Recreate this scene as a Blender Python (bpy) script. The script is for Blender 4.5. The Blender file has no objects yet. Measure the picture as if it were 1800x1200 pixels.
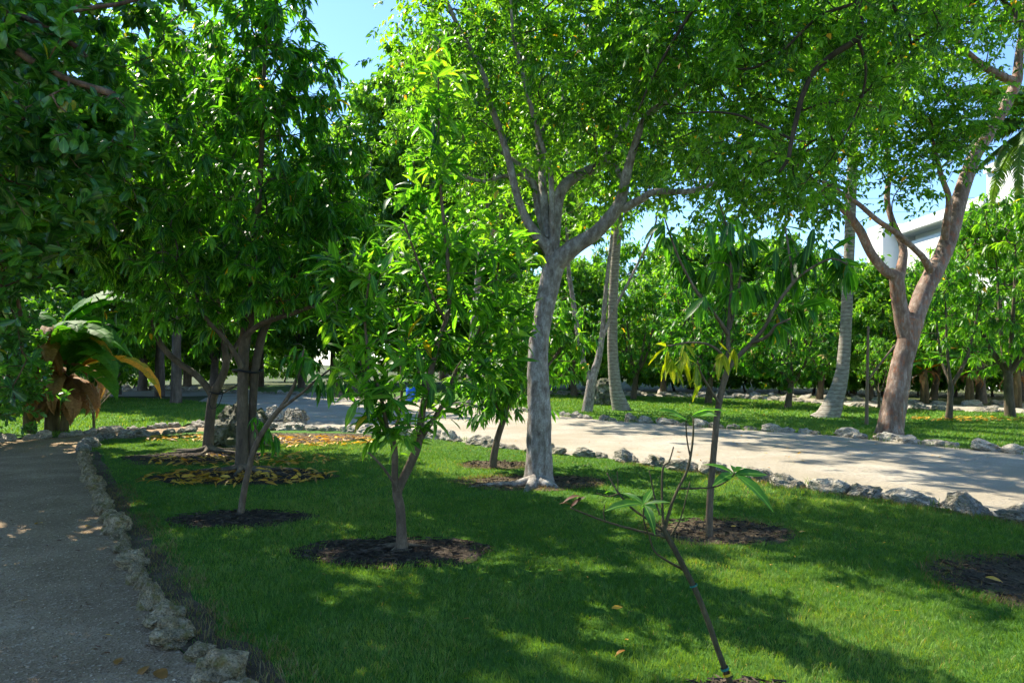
import bpy, bmesh, math, random
import numpy as np
from mathutils import Vector, Matrix, noise as mnoise

random.seed(7)
RNG = np.random.default_rng(11)
SC = bpy.context.scene
COL = SC.collection

# ------------------------------------------------------------------ camera, sky, sun, exposure
F = 1200.0            # focal length in pixels of the 1800 px wide photograph
HZ = 640.0            # pixel row of the horizon
EYE = 1.6
cam = bpy.data.cameras.new('camera')
cam.sensor_width = 36.0
cam.lens = 24.0
cam.shift_y = (HZ - 600.0) / 1800.0
cam.clip_start = 0.05
cam.clip_end = 3000.0
cam_o = bpy.data.objects.new('camera', cam)
cam_o.location = (0, 0, EYE)
cam_o.rotation_euler = (math.radians(90), 0, 0)
COL.objects.link(cam_o)
SC.camera = cam_o

SUN_AZ = math.radians(-48)     # from straight ahead (+Y), negative is to the left
SUN_EL = math.radians(49)
world = bpy.data.worlds.new('World')
SC.world = world
world.use_nodes = True
wn = world.node_tree.nodes
wl = world.node_tree.links
wn.clear()
w_out = wn.new('ShaderNodeOutputWorld')
w_bg = wn.new('ShaderNodeBackground')
w_sky = wn.new('ShaderNodeTexSky')
w_sky.sky_type = 'NISHITA'
w_sky.sun_disc = False
w_sky.sun_elevation = SUN_EL
w_sky.sun_rotation = SUN_AZ
w_sky.altitude = 1200.0
w_sky.air_density = 1.0
w_sky.dust_density = 0.25
w_sky.ozone_density = 3.0
w_bg.inputs['Strength'].default_value = 0.13
w_hs = wn.new('ShaderNodeHueSaturation')
w_hs.inputs['Saturation'].default_value = 1.1
wl.new(w_sky.outputs[0], w_hs.inputs['Color'])
wl.new(w_hs.outputs[0], w_bg.inputs['Color'])
wl.new(w_bg.outputs[0], w_out.inputs['Surface'])

sun = bpy.data.lights.new('sun', 'SUN')
sun.energy = 4.8
sun.angle = math.radians(0.53)
sun.color = (1.0, 0.92, 0.76)
sun_o = bpy.data.objects.new('sun', sun)
sd = Vector((math.sin(SUN_AZ) * math.cos(SUN_EL), math.cos(SUN_AZ) * math.cos(SUN_EL), math.sin(SUN_EL)))
sun_o.rotation_euler = sd.to_track_quat('Z', 'Y').to_euler()
sun_o.location = (0, 0, 40)
COL.objects.link(sun_o)

SC.view_settings.view_transform = 'Standard'
SC.view_settings.look = 'None'
SC.view_settings.exposure = 1.48
SC.view_settings.gamma = 1.0
SC.view_settings.use_curve_mapping = False
SC.render.engine = 'CYCLES'
cy = SC.cycles
cy.use_denoising = True
cy.max_bounces = 6
cy.diffuse_bounces = 4
cy.glossy_bounces = 2
cy.transmission_bounces = 3
cy.use_light_tree = False
cy.caustics_reflective = False
cy.caustics_refractive = False
cy.sample_clamp_indirect = 6.0
cy.use_adaptive_sampling = True
cy.adaptive_threshold = 0.03


# ------------------------------------------------------------------ helpers
def P(x, y, Y):
    """pixel of the photograph at the distance Y (metres) -> point in the place"""
    return Vector(((x - 900.0) / F * Y, Y, EYE + (HZ - y) / F * Y))


def G(x, y, z=0.0):
    """pixel of the photograph -> point on the ground"""
    Y = F * EYE / (y - HZ)
    return Vector(((x - 900.0) / F * Y, Y, z))


def tag(o, label=None, cat=None, group=None, kind=None):
    if label:
        o['label'] = label
    if cat:
        o['category'] = cat
    if group:
        o['group'] = group
    if kind:
        o['kind'] = kind
    return o


def empty(name, loc):
    o = bpy.data.objects.new(name, None)
    o.empty_display_size = 0.2
    o.location = loc
    COL.objects.link(o)
    return o


def link(name, me, mat, parent=None, loc=None):
    o = bpy.data.objects.new(name, me)
    if mat is not None:
        me.materials.clear()
        for m in (mat if isinstance(mat, (list, tuple)) else [mat]):
            me.materials.append(m)
    if parent is not None:
        o.parent = parent
    if loc is not None:
        o.location = loc
    COL.objects.link(o)
    return o


def tri_mesh(name, V, Fc, tint=None, rib=None, mat_index=None):
    me = bpy.data.meshes.new(name)
    V = np.asarray(V, dtype=np.float32)
    Fc = np.asarray(Fc, dtype=np.int32)
    me.vertices.add(len(V))
    me.vertices.foreach_set('co', V.ravel())
    n = len(Fc)
    k = Fc.shape[1]
    me.loops.add(n * k)
    me.loops.foreach_set('vertex_index', Fc.ravel())
    me.polygons.add(n)
    me.polygons.foreach_set('loop_start', np.arange(0, n * k, k, dtype=np.int32))
    if mat_index is not None:
        me.polygons.foreach_set('material_index', np.asarray(mat_index, dtype=np.int32))
    if tint is not None:
        a = me.attributes.new('tint', 'FLOAT', 'POINT')
        a.data.foreach_set('value', np.asarray(tint, dtype=np.float32))
    if rib is not None:
        a = me.attributes.new('rib', 'FLOAT', 'POINT')
        a.data.foreach_set('value', np.asarray(rib, dtype=np.float32))
    me.update(calc_edges=True)
    me.validate()
    return me


def norm(a):
    return a / np.maximum(np.linalg.norm(a, axis=-1, keepdims=True), 1e-9)


def vnoise(x, y, seed=0):
    """smooth 2-D value noise, numpy"""
    xi = np.floor(x).astype(np.int64)
    yi = np.floor(y).astype(np.int64)
    fx = x - xi
    fy = y - yi
    fx = fx * fx * (3 - 2 * fx)
    fy = fy * fy * (3 - 2 * fy)

    def h(a, b):
        n = (a * 374761393 + b * 668265263 + seed * 974634777) & 0xFFFFFFFF
        n = ((n ^ (n >> 13)) * 1274126177) & 0xFFFFFFFF
        return ((n ^ (n >> 16)) & 0xFFFF) / 65535.0
    return (h(xi, yi) * (1 - fx) + h(xi + 1, yi) * fx) * (1 - fy) + (h(xi, yi + 1) * (1 - fx) + h(xi + 1, yi + 1) * fx) * fy


def in_poly(px, py, poly):
    ins = np.zeros(len(px), dtype=bool)
    n = len(poly)
    j = n - 1
    for i in range(n):
        xi, yi = poly[i][0], poly[i][1]
        xj, yj = poly[j][0], poly[j][1]
        c = ((yi > py) != (yj > py)) & (px < (xj - xi) * (py - yi) / (yj - yi + 1e-12) + xi)
        ins ^= c
        j = i
    return ins


def dist_polyline(px, py, pl):
    d = np.full(len(px), 1e9)
    for i in range(len(pl) - 1):
        ax, ay = pl[i][0], pl[i][1]
        bx, by = pl[i + 1][0], pl[i + 1][1]
        dx, dy = bx - ax, by - ay
        L = dx * dx + dy * dy + 1e-12
        t = np.clip(((px - ax) * dx + (py - ay) * dy) / L, 0, 1)
        d = np.minimum(d, np.hypot(px - ax - t * dx, py - ay - t * dy))
    return d


# ------------------------------------------------------------------ materials
MATS = {}


class NT:
    def __init__(self, name):
        self.m = bpy.data.materials.new(name)
        self.m.use_nodes = True
        self.t = self.m.node_tree
        self.t.nodes.clear()
        self.out = self.n('ShaderNodeOutputMaterial')
        MATS[name] = self.m

    def n(self, t, **kw):
        nd = self.t.nodes.new(t)
        for k, v in kw.items():
            setattr(nd, k, v)
        return nd

    def l(self, a, b):
        self.t.links.new(a, b)

    def coord(self, scale=(1, 1, 1), obj=True):
        tc = self.n('ShaderNodeTexCoord')
        mp = self.n('ShaderNodeMapping')
        mp.inputs['Scale'].default_value = scale
        self.l(tc.outputs['Object' if obj else 'Generated'], mp.inputs[0])
        return mp.outputs[0]

    def noise(self, vec, scale, detail=4, rough=0.55, out='Fac'):
        nd = self.n('ShaderNodeTexNoise')
        nd.inputs['Scale'].default_value = scale
        nd.inputs['Detail'].default_value = detail
        nd.inputs['Roughness'].default_value = rough
        if vec is not None:
            self.l(vec, nd.inputs['Vector'])
        return nd.outputs[out]

    def ramp(self, fac, stops, interp='LINEAR'):
        r = self.n('ShaderNodeValToRGB')
        cr = r.color_ramp
        cr.interpolation = interp
        while len(cr.elements) > 1:
            cr.elements.remove(cr.elements[-1])
        cr.elements[0].position = stops[0][0]
        cr.elements[0].color = (*stops[0][1], 1)
        for p, c in stops[1:]:
            e = cr.elements.new(p)
            e.color = (*c, 1)
        self.l(fac, r.inputs[0])
        return r.outputs[0]

    def mix(self, fac, a, b, mode='MIX'):
        m = self.n('ShaderNodeMix', data_type='RGBA', blend_type=mode)
        if isinstance(fac, (int, float)):
            m.inputs[0].default_value = fac
        else:
            self.l(fac, m.inputs[0])
        for s, i in ((a, 6), (b, 7)):
            if isinstance(s, tuple):
                m.inputs[i].default_value = (*s, 1)
            else:
                self.l(s, m.inputs[i])
        return m.outputs[2]

    def bump(self, h, strength=0.5, dist=0.02, prev=None):
        b = self.n('ShaderNodeBump')
        b.inputs['Strength'].default_value = strength
        b.inputs['Distance'].default_value = dist
        self.l(h, b.inputs['Height'])
        if prev is not None:
            self.l(prev, b.inputs['Normal'])
        return b.outputs[0]

    def bsdf(self, color, rough=0.8, spec=0.3, normal=None):
        b = self.n('ShaderNodeBsdfPrincipled')
        if isinstance(color, tuple):
            b.inputs['Base Color'].default_value = (*color, 1)
        else:
            self.l(color, b.inputs['Base Color'])
        b.inputs['Roughness'].default_value = rough
        b.inputs['Specular IOR Level'].default_value = spec
        if normal is not None:
            self.l(normal, b.inputs['Normal'])
        return b

    def done(self, sh):
        self.l(sh, self.out.inputs['Surface'])
        return self.m


def leaf_mat(name, dark, mid, light, trans_mul=2.6, tmix=0.42, rough=0.38, spec=0.45, yellow=None):
    m = NT(name)
    a = m.n('ShaderNodeAttribute', attribute_name='tint')
    stops = [(0.0, dark), (0.5, mid), (0.9, light)]
    if yellow:
        stops.append((0.985, yellow))
    col = m.ramp(a.outputs['Fac'], stops)
    geo = m.n('ShaderNodeNewGeometry')
    pn = m.noise(geo.outputs['Position'], 23.0, 3, 0.6)
    col = m.mix(1.0, col, m.ramp(pn, [(0.3, (0.72, 0.74, 0.7)), (0.7, (1.25, 1.2, 1.2))]), 'MULTIPLY')
    rib = m.n('ShaderNodeAttribute', attribute_name='rib')
    col = m.mix(m.ramp(rib.outputs['Fac'], [(0.80, (0, 0, 0)), (0.97, (0.55, 0.55, 0.55))]), col, tuple(min(0.6, x * 1.5 + 0.03) for x in light))
    b = m.bsdf(col, rough, spec)
    t = m.n('ShaderNodeBsdfTranslucent')
    tc = m.mix(1.0, col, (trans_mul * 1.12, trans_mul, trans_mul * 0.25), 'MULTIPLY')
    m.l(tc, t.inputs['Color'])
    mx = m.n('ShaderNodeMixShader')
    mx.inputs[0].default_value = tmix
    m.l(b.outputs[0], mx.inputs[1])
    m.l(t.outputs[0], mx.inputs[2])
    return m.done(mx.outputs[0])


leaf_mat('leaf_mango', (0.016, 0.068, 0.010), (0.032, 0.13, 0.012), (0.08, 0.22, 0.016), 3.4, 0.52, 0.42, 0.42, (0.40, 0.22, 0.02))
leaf_mat('leaf_mango_young', (0.02, 0.09, 0.010), (0.048, 0.16, 0.015), (0.13, 0.27, 0.025), 3.2, 0.52, 0.43, 0.42, (0.45, 0.28, 0.02))
leaf_mat('leaf_clusia', (0.02, 0.08, 0.018), (0.038, 0.14, 0.024), (0.08, 0.21, 0.02), 3.0, 0.36, 0.30, 0.6, (0.25, 0.25, 0.02))
leaf_mat('leaf_gumbo', (0.014, 0.06, 0.008), (0.045, 0.145, 0.012), (0.12, 0.255, 0.018), 3.4, 0.46, 0.42, 0.45, (0.5, 0.25, 0.02))
leaf_mat('leaf_far', (0.022, 0.08, 0.010), (0.052, 0.165, 0.014), (0.12, 0.25, 0.02), 3.0, 0.46, 0.42, 0.45, (0.34, 0.28, 0.06))
leaf_mat('leaf_yellowing', (0.10, 0.20, 0.01), (0.22, 0.30, 0.012), (0.38, 0.34, 0.015), 1.8, 0.5, 0.4, 0.4, (0.5, 0.22, 0.02))
leaf_mat('leaf_flush', (0.30, 0.24, 0.07), (0.42, 0.32, 0.10), (0.5, 0.36, 0.16), 1.5, 0.4, 0.45, 0.4)
leaf_mat('leaf_dry', (0.05, 0.02, 0.010), (0.085, 0.035, 0.016), (0.13, 0.06, 0.025), 1.2, 0.15, 0.6, 0.2)
leaf_mat('leaf_fallen', (0.18, 0.07, 0.015), (0.46, 0.23, 0.025), (0.66, 0.40, 0.04), 1.4, 0.25, 0.5, 0.3)
leaf_mat('leaf_palm', (0.04, 0.10, 0.02), (0.07, 0.16, 0.03), (0.13, 0.22, 0.05), 2.2, 0.3, 0.4, 0.5)
leaf_mat('grass', (0.042, 0.115, 0.014), (0.085, 0.19, 0.026), (0.175, 0.275, 0.062), 1.7, 0.38, 0.5, 0.25, (0.30, 0.25, 0.10))
leaf_mat('grass_dry', (0.11, 0.08, 0.035), (0.20, 0.15, 0.07), (0.30, 0.24, 0.12), 1.3, 0.3, 0.7, 0.15)
leaf_mat('banana_leaf', (0.03, 0.13, 0.015), (0.045, 0.16, 0.02), (0.09, 0.22, 0.03), 2.0, 0.45, 0.6, 0.15, (0.45, 0.25, 0.03))
leaf_mat('banana_dead', (0.11, 0.055, 0.022), (0.24, 0.13, 0.055), (0.38, 0.24, 0.12), 1.2, 0.25, 0.7, 0.2, (0.5, 0.22, 0.02))


def bark(name, c1, c2, c3, vscale=(1, 1, 0.35), s=9.0, bump=0.6, rough=0.85, flake=None, fr=(0.52, 0.60)):
    m = NT(name)
    v = m.coord(vscale)
    n1 = m.noise(v, s, 6, 0.65)
    n2 = m.noise(v, s * 5, 5, 0.6)
    n3 = m.noise(m.coord((1, 1, 1)), 2.2, 3)
    col = m.ramp(n1, [(0.30, c1), (0.52, c2), (0.72, c3)])
    col = m.mix(m.ramp(n2, [(0.35, (0, 0, 0)), (0.7, (0.55, 0.55, 0.55))]), col, c1, 'MIX')
    if flake:
        fn = m.noise(m.coord((1, 1, 0.45)), 8.5, 8, 0.75)
        fm = m.ramp(fn, [(fr[0], (0, 0, 0)), (fr[1], (0.85, 0.85, 0.85))])
        col = m.mix(fm, col, flake)
    pat = m.ramp(n3, [(0.4, (0.75, 0.75, 0.75)), (0.65, (1.1, 1.1, 1.1))])
    col = m.mix(1.0, col, pat, 'MULTIPLY')
    h = m.mix(0.5, n1, n2)
    nb = m.bump(h, bump, 0.03)
    return m.done(m.bsdf(col, rough, 0.25, nb).outputs[0])


bark('bark_mango', (0.055, 0.042, 0.028), (0.13, 0.10, 0.065), (0.22, 0.17, 0.11))
bark('bark_young', (0.075, 0.053, 0.034), (0.15, 0.11, 0.07), (0.25, 0.19, 0.125), s=22, bump=0.35)
bark('bark_gumbo_grey', (0.10, 0.07, 0.05), (0.32, 0.285, 0.245), (0.58, 0.56, 0.52), (1, 1, 0.45), 17, 0.7, 0.6, (0.18, 0.11, 0.08), (0.60, 0.69))
bark('bark_gumbo_red', (0.13, 0.07, 0.045), (0.29, 0.20, 0.15), (0.50, 0.42, 0.36), (1, 1, 0.28), 15, 1.0, 0.55, (0.33, 0.13, 0.065), (0.54, 0.585))
bark('bark_clusia', (0.05, 0.032, 0.02), (0.12, 0.075, 0.045), (0.24, 0.16, 0.10), s=14)
bark('bark_dark', (0.03, 0.022, 0.016), (0.065, 0.05, 0.035), (0.12, 0.09, 0.065), s=14)
bark('bark_tall', (0.07, 0.05, 0.038), (0.15, 0.115, 0.09), (0.26, 0.21, 0.165), (1, 1, 0.12), 7, 0.8)
bark('bark_red', (0.10, 0.045, 0.028), (0.20, 0.095, 0.055), (0.30, 0.16, 0.10), (1, 1, 0.2), 7, 0.6)
bark('bark_banana', (0.05, 0.035, 0.018), (0.12, 0.095, 0.045), (0.20, 0.17, 0.09), (1, 1, 0.12), 14, 0.8)
bark('bark_twig', (0.045, 0.035, 0.025), (0.09, 0.068, 0.045), (0.15, 0.115, 0.08), s=25, bump=0.2)
bark('bark_sapling', (0.035, 0.028, 0.015), (0.075, 0.06, 0.03), (0.13, 0.10, 0.055), s=40, bump=0.25)

m = NT('bark_palm')
tc = m.coord((1, 1, 1))
wv = m.n('ShaderNodeTexWave', wave_type='BANDS', bands_direction='Z')
wv.inputs['Scale'].default_value = 2.6
wv.inputs['Distortion'].default_value = 1.2
wv.inputs['Detail'].default_value = 3
m.l(tc, wv.inputs['Vector'])
n1 = m.noise(m.coord((1, 1, 3)), 7, 6, 0.65)
c = m.ramp(n1, [(0.3, (0.13, 0.11, 0.085)), (0.55, (0.27, 0.245, 0.20)), (0.75, (0.40, 0.37, 0.32))])
c = m.mix(m.ramp(wv.outputs['Fac'], [(0.0, (0.6, 0.6, 0.6)), (0.15, (0, 0, 0))]), c, (0.08, 0.065, 0.05))
m.done(m.bsdf(c, 0.85, 0.2, m.bump(wv.outputs['Fac'], 0.2, 0.01, m.bump(n1, 0.3, 0.02))).outputs[0])


def stone_mat(name, light, midc, darkc, moss=None):
    m = NT(name)
    tc = m.n('ShaderNodeTexCoord')
    oi = m.n('ShaderNodeObjectInfo')
    ad = m.n('ShaderNodeVectorMath', operation='ADD')
    sc_ = m.n('ShaderNodeVectorMath', operation='SCALE')
    cx = m.n('ShaderNodeCombineXYZ')
    for i in range(3):
        m.l(oi.outputs['Random'], cx.inputs[i])
    m.l(cx.outputs[0], sc_.inputs[0])
    sc_.inputs['Scale'].default_value = 37.0
    m.l(tc.outputs['Object'], ad.inputs[0])
    m.l(sc_.outputs[0], ad.inputs[1])
    v = ad.outputs[0]
    n1 = m.noise(v, 4.0, 7, 0.65)
    n2 = m.noise(v, 17.0, 6, 0.7)
    vo = m.n('ShaderNodeTexVoronoi')
    vo.inputs['Scale'].default_value = 16.0
    m.l(v, vo.inputs['Vector'])
    col = m.ramp(n1, [(0.32, darkc), (0.50, midc), (0.68, light)])
    pit = m.ramp(n2, [(0.36, (0.9, 0.9, 0.9)), (0.50, (0, 0, 0))])
    col = m.mix(pit, col, tuple(x * 0.4 for x in darkc))
    if moss:
        mm = m.ramp(m.noise(v, 3.0, 4), [(0.50, (0, 0, 0)), (0.66, (0.7, 0.7, 0.7))])
        col = m.mix(mm, col, moss)
    h = m.mix(0.5, n2, vo.outputs['Distance'])
    return m.done(m.bsdf(col, 0.92, 0.15, m.bump(h, 0.9, 0.05)).outputs[0])


stone_mat('stone_mossy', (0.52, 0.42, 0.26), (0.34, 0.265, 0.15), (0.15, 0.115, 0.06), (0.17, 0.15, 0.035))
stone_mat('stone_grey', (0.46, 0.42, 0.35), (0.29, 0.26, 0.21), (0.11, 0.10, 0.08), (0.13, 0.13, 0.07))
stone_mat('stone_pale', (0.56, 0.51, 0.43), (0.42, 0.38, 0.31), (0.20, 0.18, 0.145))
stone_mat('boulder_dark', (0.34, 0.32, 0.26), (0.13, 0.125, 0.09), (0.04, 0.038, 0.03), (0.06, 0.075, 0.025))


def ground_mat(name, stops, s1, s2, bumpd, rough=0.95, big=None, speck=None):
    m = NT(name)
    v = m.coord((1, 1, 1))
    n1 = m.noise(v, s1, 6, 0.6)
    n2 = m.noise(v, s2, 5, 0.75)
    f = m.mix(0.55, n1, n2)
    col = m.ramp(f, stops)
    if big:
        nb = m.noise(v, 0.55, 4, 0.6)
        col = m.mix(m.ramp(nb, [(0.40, (0, 0, 0)), (0.62, (0.8, 0.8, 0.8))]), col, big)
    if speck:
        vo = m.n('ShaderNodeTexVoronoi')
        vo.inputs['Scale'].default_value = 60
        m.l(v, vo.inputs['Vector'])
        col = m.mix(m.ramp(vo.outputs['Color'], [(0.70, (0, 0, 0)), (0.9, (0.7, 0.7, 0.7))]), col, speck)
        n2 = m.mix(0.6, n2, vo.outputs['Distance'])
    return m.done(m.bsdf(col, rough, 0.15, m.bump(n2, 0.9, bumpd)).outputs[0])


ground_mat('ground_earth', [(0.35, (0.035, 0.05, 0.018)), (0.55, (0.07, 0.085, 0.03)), (0.7, (0.14, 0.12, 0.06))], 1.3, 14, 0.03)
ground_mat('lawn_base', [(0.35, (0.03, 0.085, 0.010)), (0.55, (0.058, 0.14, 0.017)), (0.72, (0.11, 0.185, 0.034))], 2.2, 40, 0.02)
ground_mat('lawn_far', [(0.35, (0.045, 0.12, 0.012)), (0.55, (0.075, 0.17, 0.018)), (0.72, (0.13, 0.22, 0.035))], 1.2, 26, 0.03)
ground_mat('gravel', [(0.36, (0.15, 0.095, 0.048)), (0.5, (0.29, 0.20, 0.11)), (0.64, (0.44, 0.32, 0.195))], 1.6, 55, 0.02, big=(0.19, 0.125, 0.068), speck=(0.46, 0.35, 0.23))
ground_mat('sand_road', [(0.34, (0.25, 0.215, 0.165)), (0.5, (0.37, 0.33, 0.265)), (0.66, (0.47, 0.425, 0.35))], 0.9, 18, 0.04, big=(0.30, 0.255, 0.185))
ground_mat('soil', [(0.36, (0.018, 0.013, 0.009)), (0.5, (0.045, 0.033, 0.024)), (0.66, (0.10, 0.08, 0.06))], 4, 45, 0.03)
ground_mat('soil_dry', [(0.36, (0.05, 0.035, 0.022)), (0.5, (0.10, 0.075, 0.045)), (0.66, (0.18, 0.14, 0.09))], 4, 45, 0.03)


def plain(name, col, rough=0.6, spec=0.3, s=6, var=0.12, bump=0.15):
    m = NT(name)
    n1 = m.noise(m.coord(), s, 5)
    c = m.ramp(n1, [(0.3, tuple(x * (1 - var) for x in col)), (0.7, tuple(min(1, x * (1 + var)) for x in col))])
    return m.done(m.bsdf(c, rough, spec, m.bump(n1, bump, 0.01)).outputs[0])


plain('white_render', (0.78, 0.78, 0.76), 0.8, 0.2, 0.7, 0.05)
plain('shade_glass', (0.05, 0.07, 0.09), 0.1, 0.5)
plain('strap_black', (0.012, 0.012, 0.012), 0.55)
plain('tape_teal', (0.01, 0.12, 0.11), 0.6)
plain('tape_yellow', (0.45, 0.32, 0.02), 0.5)
plain('blue_plastic', (0.01, 0.12, 0.60), 0.4, 0.5)
plain('yellow_paint', (0.65, 0.42, 0.02), 0.5)
plain('mulch', (0.06, 0.046, 0.032), 0.9, 0.1, 20, 0.7)
plain('twig_pale', (0.30, 0.25, 0.19), 0.9, 0.1, 20, 0.4)
plain('wire', (0.03, 0.03, 0.035), 0.5)
plain('stake_wood', (0.16, 0.115, 0.075), 0.8)

# ------------------------------------------------------------------ the ground


def sheet(name, poly, z, mat, kind='structure'):
    bm = bmesh.new()
    vs = [bm.verts.new((p[0], p[1], z)) for p in poly]
    f = bm.faces.new(vs)
    if f.normal.z < 0:
        f.normal_flip()
    bmesh.ops.triangulate(bm, faces=bm.faces[:])
    bm.normal_update()
    for f in bm.faces:
        if f.normal.z < 0:
            f.normal_flip()
    me = bpy.data.meshes.new(name)
    bm.to_mesh(me)
    bm.free()
    return tag(link(name, me, MATS[mat]), kind=kind)


def gp(l):
    return [tuple(G(x, y))[:2] for x, y in l]


def smooth2(pts, k=4):
    out = []
    n = len(pts)
    for i in range(n - 1):
        p0 = Vector(pts[max(i - 1, 0)])
        p1 = Vector(pts[i])
        p2 = Vector(pts[i + 1])
        p3 = Vector(pts[min(i + 2, n - 1)])
        for j in range(k):
            t = j / k
            out.append(tuple(0.5 * ((2 * p1) + (-p0 + p2) * t + (2 * p0 - 5 * p1 + 4 * p2 - p3) * t * t + (-p0 + 3 * p1 - 3 * p2 + p3) * t ** 3)))
    out.append(tuple(pts[-1]))
    return out


# edge lines, read off the photograph and laid on the ground
L_PATH = smooth2([(-0.2, 1.2), (-0.75, 2.3)] + gp([(385, 1195), (322, 1150), (285, 1105), (262, 1060), (238, 1015), (220, 975), (205, 940), (188, 905), (172, 870), (158, 838), (150, 815), (146, 796)]))
L_PATH2 = smooth2(gp([(146, 796), (160, 781), (183, 773), (212, 772), (241, 769), (274, 765), (301, 763), (323, 761), (350, 759)]))
L_PATHFAR = smooth2(gp([(0, 776), (40, 773), (74, 771), (117, 768), (159, 763), (188, 761), (219, 760), (250, 755), (281, 753), (320, 750)]))
R_NEAR = smooth2(gp([(2150, 985), (1760, 912), (1640, 893), (1540, 876), (1450, 864), (1370, 852), (1280, 836), (1200, 828), (1140, 818), (1060, 806), (1000, 801), (930, 793), (860, 786), (800, 776), (740, 770), (660, 762), (560, 757), (450, 754), (350, 750)]))
R_FAR = smooth2(gp([(2300, 850), (1980, 815), (1800, 798), (1700, 789), (1600, 779), (1500, 769), (1400, 761), (1300, 755), (1200, 748), (1100, 741), (1030, 736), (960, 727), (880, 719), (780, 710), (680, 703), (580, 697), (480, 692), (390, 690)]))
P2_NEAR = smooth2(gp([(2300, 745), (1950, 735), (1800, 727), (1650, 722), (1500, 715), (1400, 707), (1300, 701), (1180, 698), (1060, 696), (960, 694)]))
P2_FAR = smooth2(gp([(2300, 730), (1950, 719), (1800, 714), (1650, 711), (1500, 704), (1400, 699), (1300, 695.5), (1180, 693.5), (1060, 692), (960, 690)]))

big = 1500
sheet('ground', [(-big, -60), (big, -60), (big, big), (-big, big)], 0.0, 'ground_earth')
path_poly = [(-16, -3), (0.6, -3)] + list(L_PATH) + list(L_PATH2)[1:] + gp([(470, 748), (320, 750)]) + list(reversed(L_PATHFAR)) + [(-22, 14)]
sheet('gravel_path', path_poly, 0.006, 'gravel')
road_poly = list(R_NEAR) + gp([(300, 748)]) + gp([(330, 716), (360, 700)]) + list(reversed(R_FAR))
sheet('sand_road', road_poly, 0.010, 'sand_road')
lawn_near = list(L_PATH)[4:] + list(L_PATH2)[1:] + list(reversed(R_NEAR))[8:] + [(14, -2), (-0.2, -2)]
sheet('near_lawn', lawn_near, 0.016, 'lawn_base')
lawn_right = list(R_FAR)[:-20] + list(reversed(P2_NEAR))
sheet('right_lawn', lawn_right, 0.016, 'lawn_far')
sheet('back_path', list(P2_NEAR) + list(reversed(P2_FAR)), 0.012, 'sand_road')
lawn_left = list(L_PATHFAR)[8:] + gp([(330, 745), (400, 738), (470, 724), (400, 712), (320, 703), (200, 699), (60, 705), (-300, 715)]) + [(-22, 17)]
sheet('left_lawn', lawn_left, 0.016, 'lawn_far')
sheet('far_path', gp([(130, 696), (330, 697), (420, 693), (420, 687), (330, 686), (190, 686), (100, 688)]), 0.012, 'sand_road')
lawn_back = gp([(400, 689), (700, 702), (960, 722), (960, 690), (1060, 691), (900, 676), (640, 676), (420, 678)])
sheet('back_lawn', lawn_back, 0.014, 'lawn_far')

# bare soil round the trunks: (centre x, y, radius x, radius y)
RINGS = []


def ring(name_mat, px, py, rx, ry, seed, chips=220):
    c = G(px, py)
    RINGS.append((c.x, c.y, rx, ry, seed))
    n = 56
    V = [(0, 0, 0.0)]
    for lev, zz in ((0.5, 0.004), (0.85, 0.008), (1.12, 0.0)):
        for i in range(n):
            a = 2 * math.pi * i / n
            k = lev * (1 + 0.26 * (mnoise.noise((math.cos(a) * 1.7, math.sin(a) * 1.7, seed))))
            V.append((math.cos(a) * rx * k, math.sin(a) * ry * k, zz + 0.006 * mnoise.noise((a * 3, lev * 9, seed))))
    Fc = [(0, 1 + i, 1 + (i + 1) % n) for i in range(n)]
    for l in range(2):
        b = 1 + l * n
        for i in range(n):
            j = (i + 1) % n
            Fc += [(b + i, b + n + i, b + n + j), (b + i, b + n + j, b + j)]
    o = link('bare_soil', tri_mesh('bare_soil', V, Fc), MATS[name_mat], loc=(c.x, c.y, 0.022))
    tag(o, kind='structure')
    # chips and short twigs lying on it
    chips = int(chips * 2.6)
    r = np.sqrt(RNG.random(chips)) * 1.08
    a = RNG.random(chips) * 6.283
    x, y = np.cos(a) * r * rx, np.sin(a) * r * ry
    ln = RNG.uniform(0.008, 0.045, chips) * np.where(RNG.random(chips) < 0.1, 2.2, 1)
    th = RNG.random(chips) * 6.283
    w = RNG.uniform(0.0015, 0.005, chips)
    VV, FF, TT = [], [], []
    for i in range(chips):
        dx, dy = math.cos(th[i]), math.sin(th[i])
        b = len(VV)
        z0 = 0.012
        for s, e in ((-1, -1), (-1, 1), (1, 1), (1, -1)):
            VV.append((x[i] + dx * ln[i] * s - dy * w[i] * e, y[i] + dy * ln[i] * s + dx * w[i] * e, z0 + RNG.uniform(0, 0.022)))
        VV.append((x[i], y[i], z0 + 0.014))
        FF += [(b, b + 1, b + 4), (b + 1, b + 2, b + 4), (b + 2, b + 3, b + 4), (b + 3, b, b + 4)]
    tag(link('mulch', tri_mesh('mulch', VV, FF), MATS['mulch'], o), kind='stuff')


ring('soil', 690, 974, 0.78, 0.40, 1.3, 260)
ring('soil', 421, 915, 0.64, 0.36, 2.1, 160)
ring('soil_dry', 1262, 938, 0.60, 0.46, 3.7, 200)
ring('soil', 418, 840, 1.15, 0.62, 4.2, 220)
ring('soil', 352, 806, 1.2, 0.7, 5.9, 200)
ring('soil_dry', 935, 850, 0.92, 0.50, 6.4, 200)
ring('soil_dry', 872, 819, 0.50, 0.40, 7.7, 120)
ring('soil_dry', 1850, 1030, 0.72, 0.62, 8.8, 260)
ring('soil_dry', 1310, 1236, 0.30, 0.16, 9.1, 90)
ring('soil_dry', 520, 771, 1.55, 0.95, 10.3, 160)

# ------------------------------------------------------------------ grass


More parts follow.
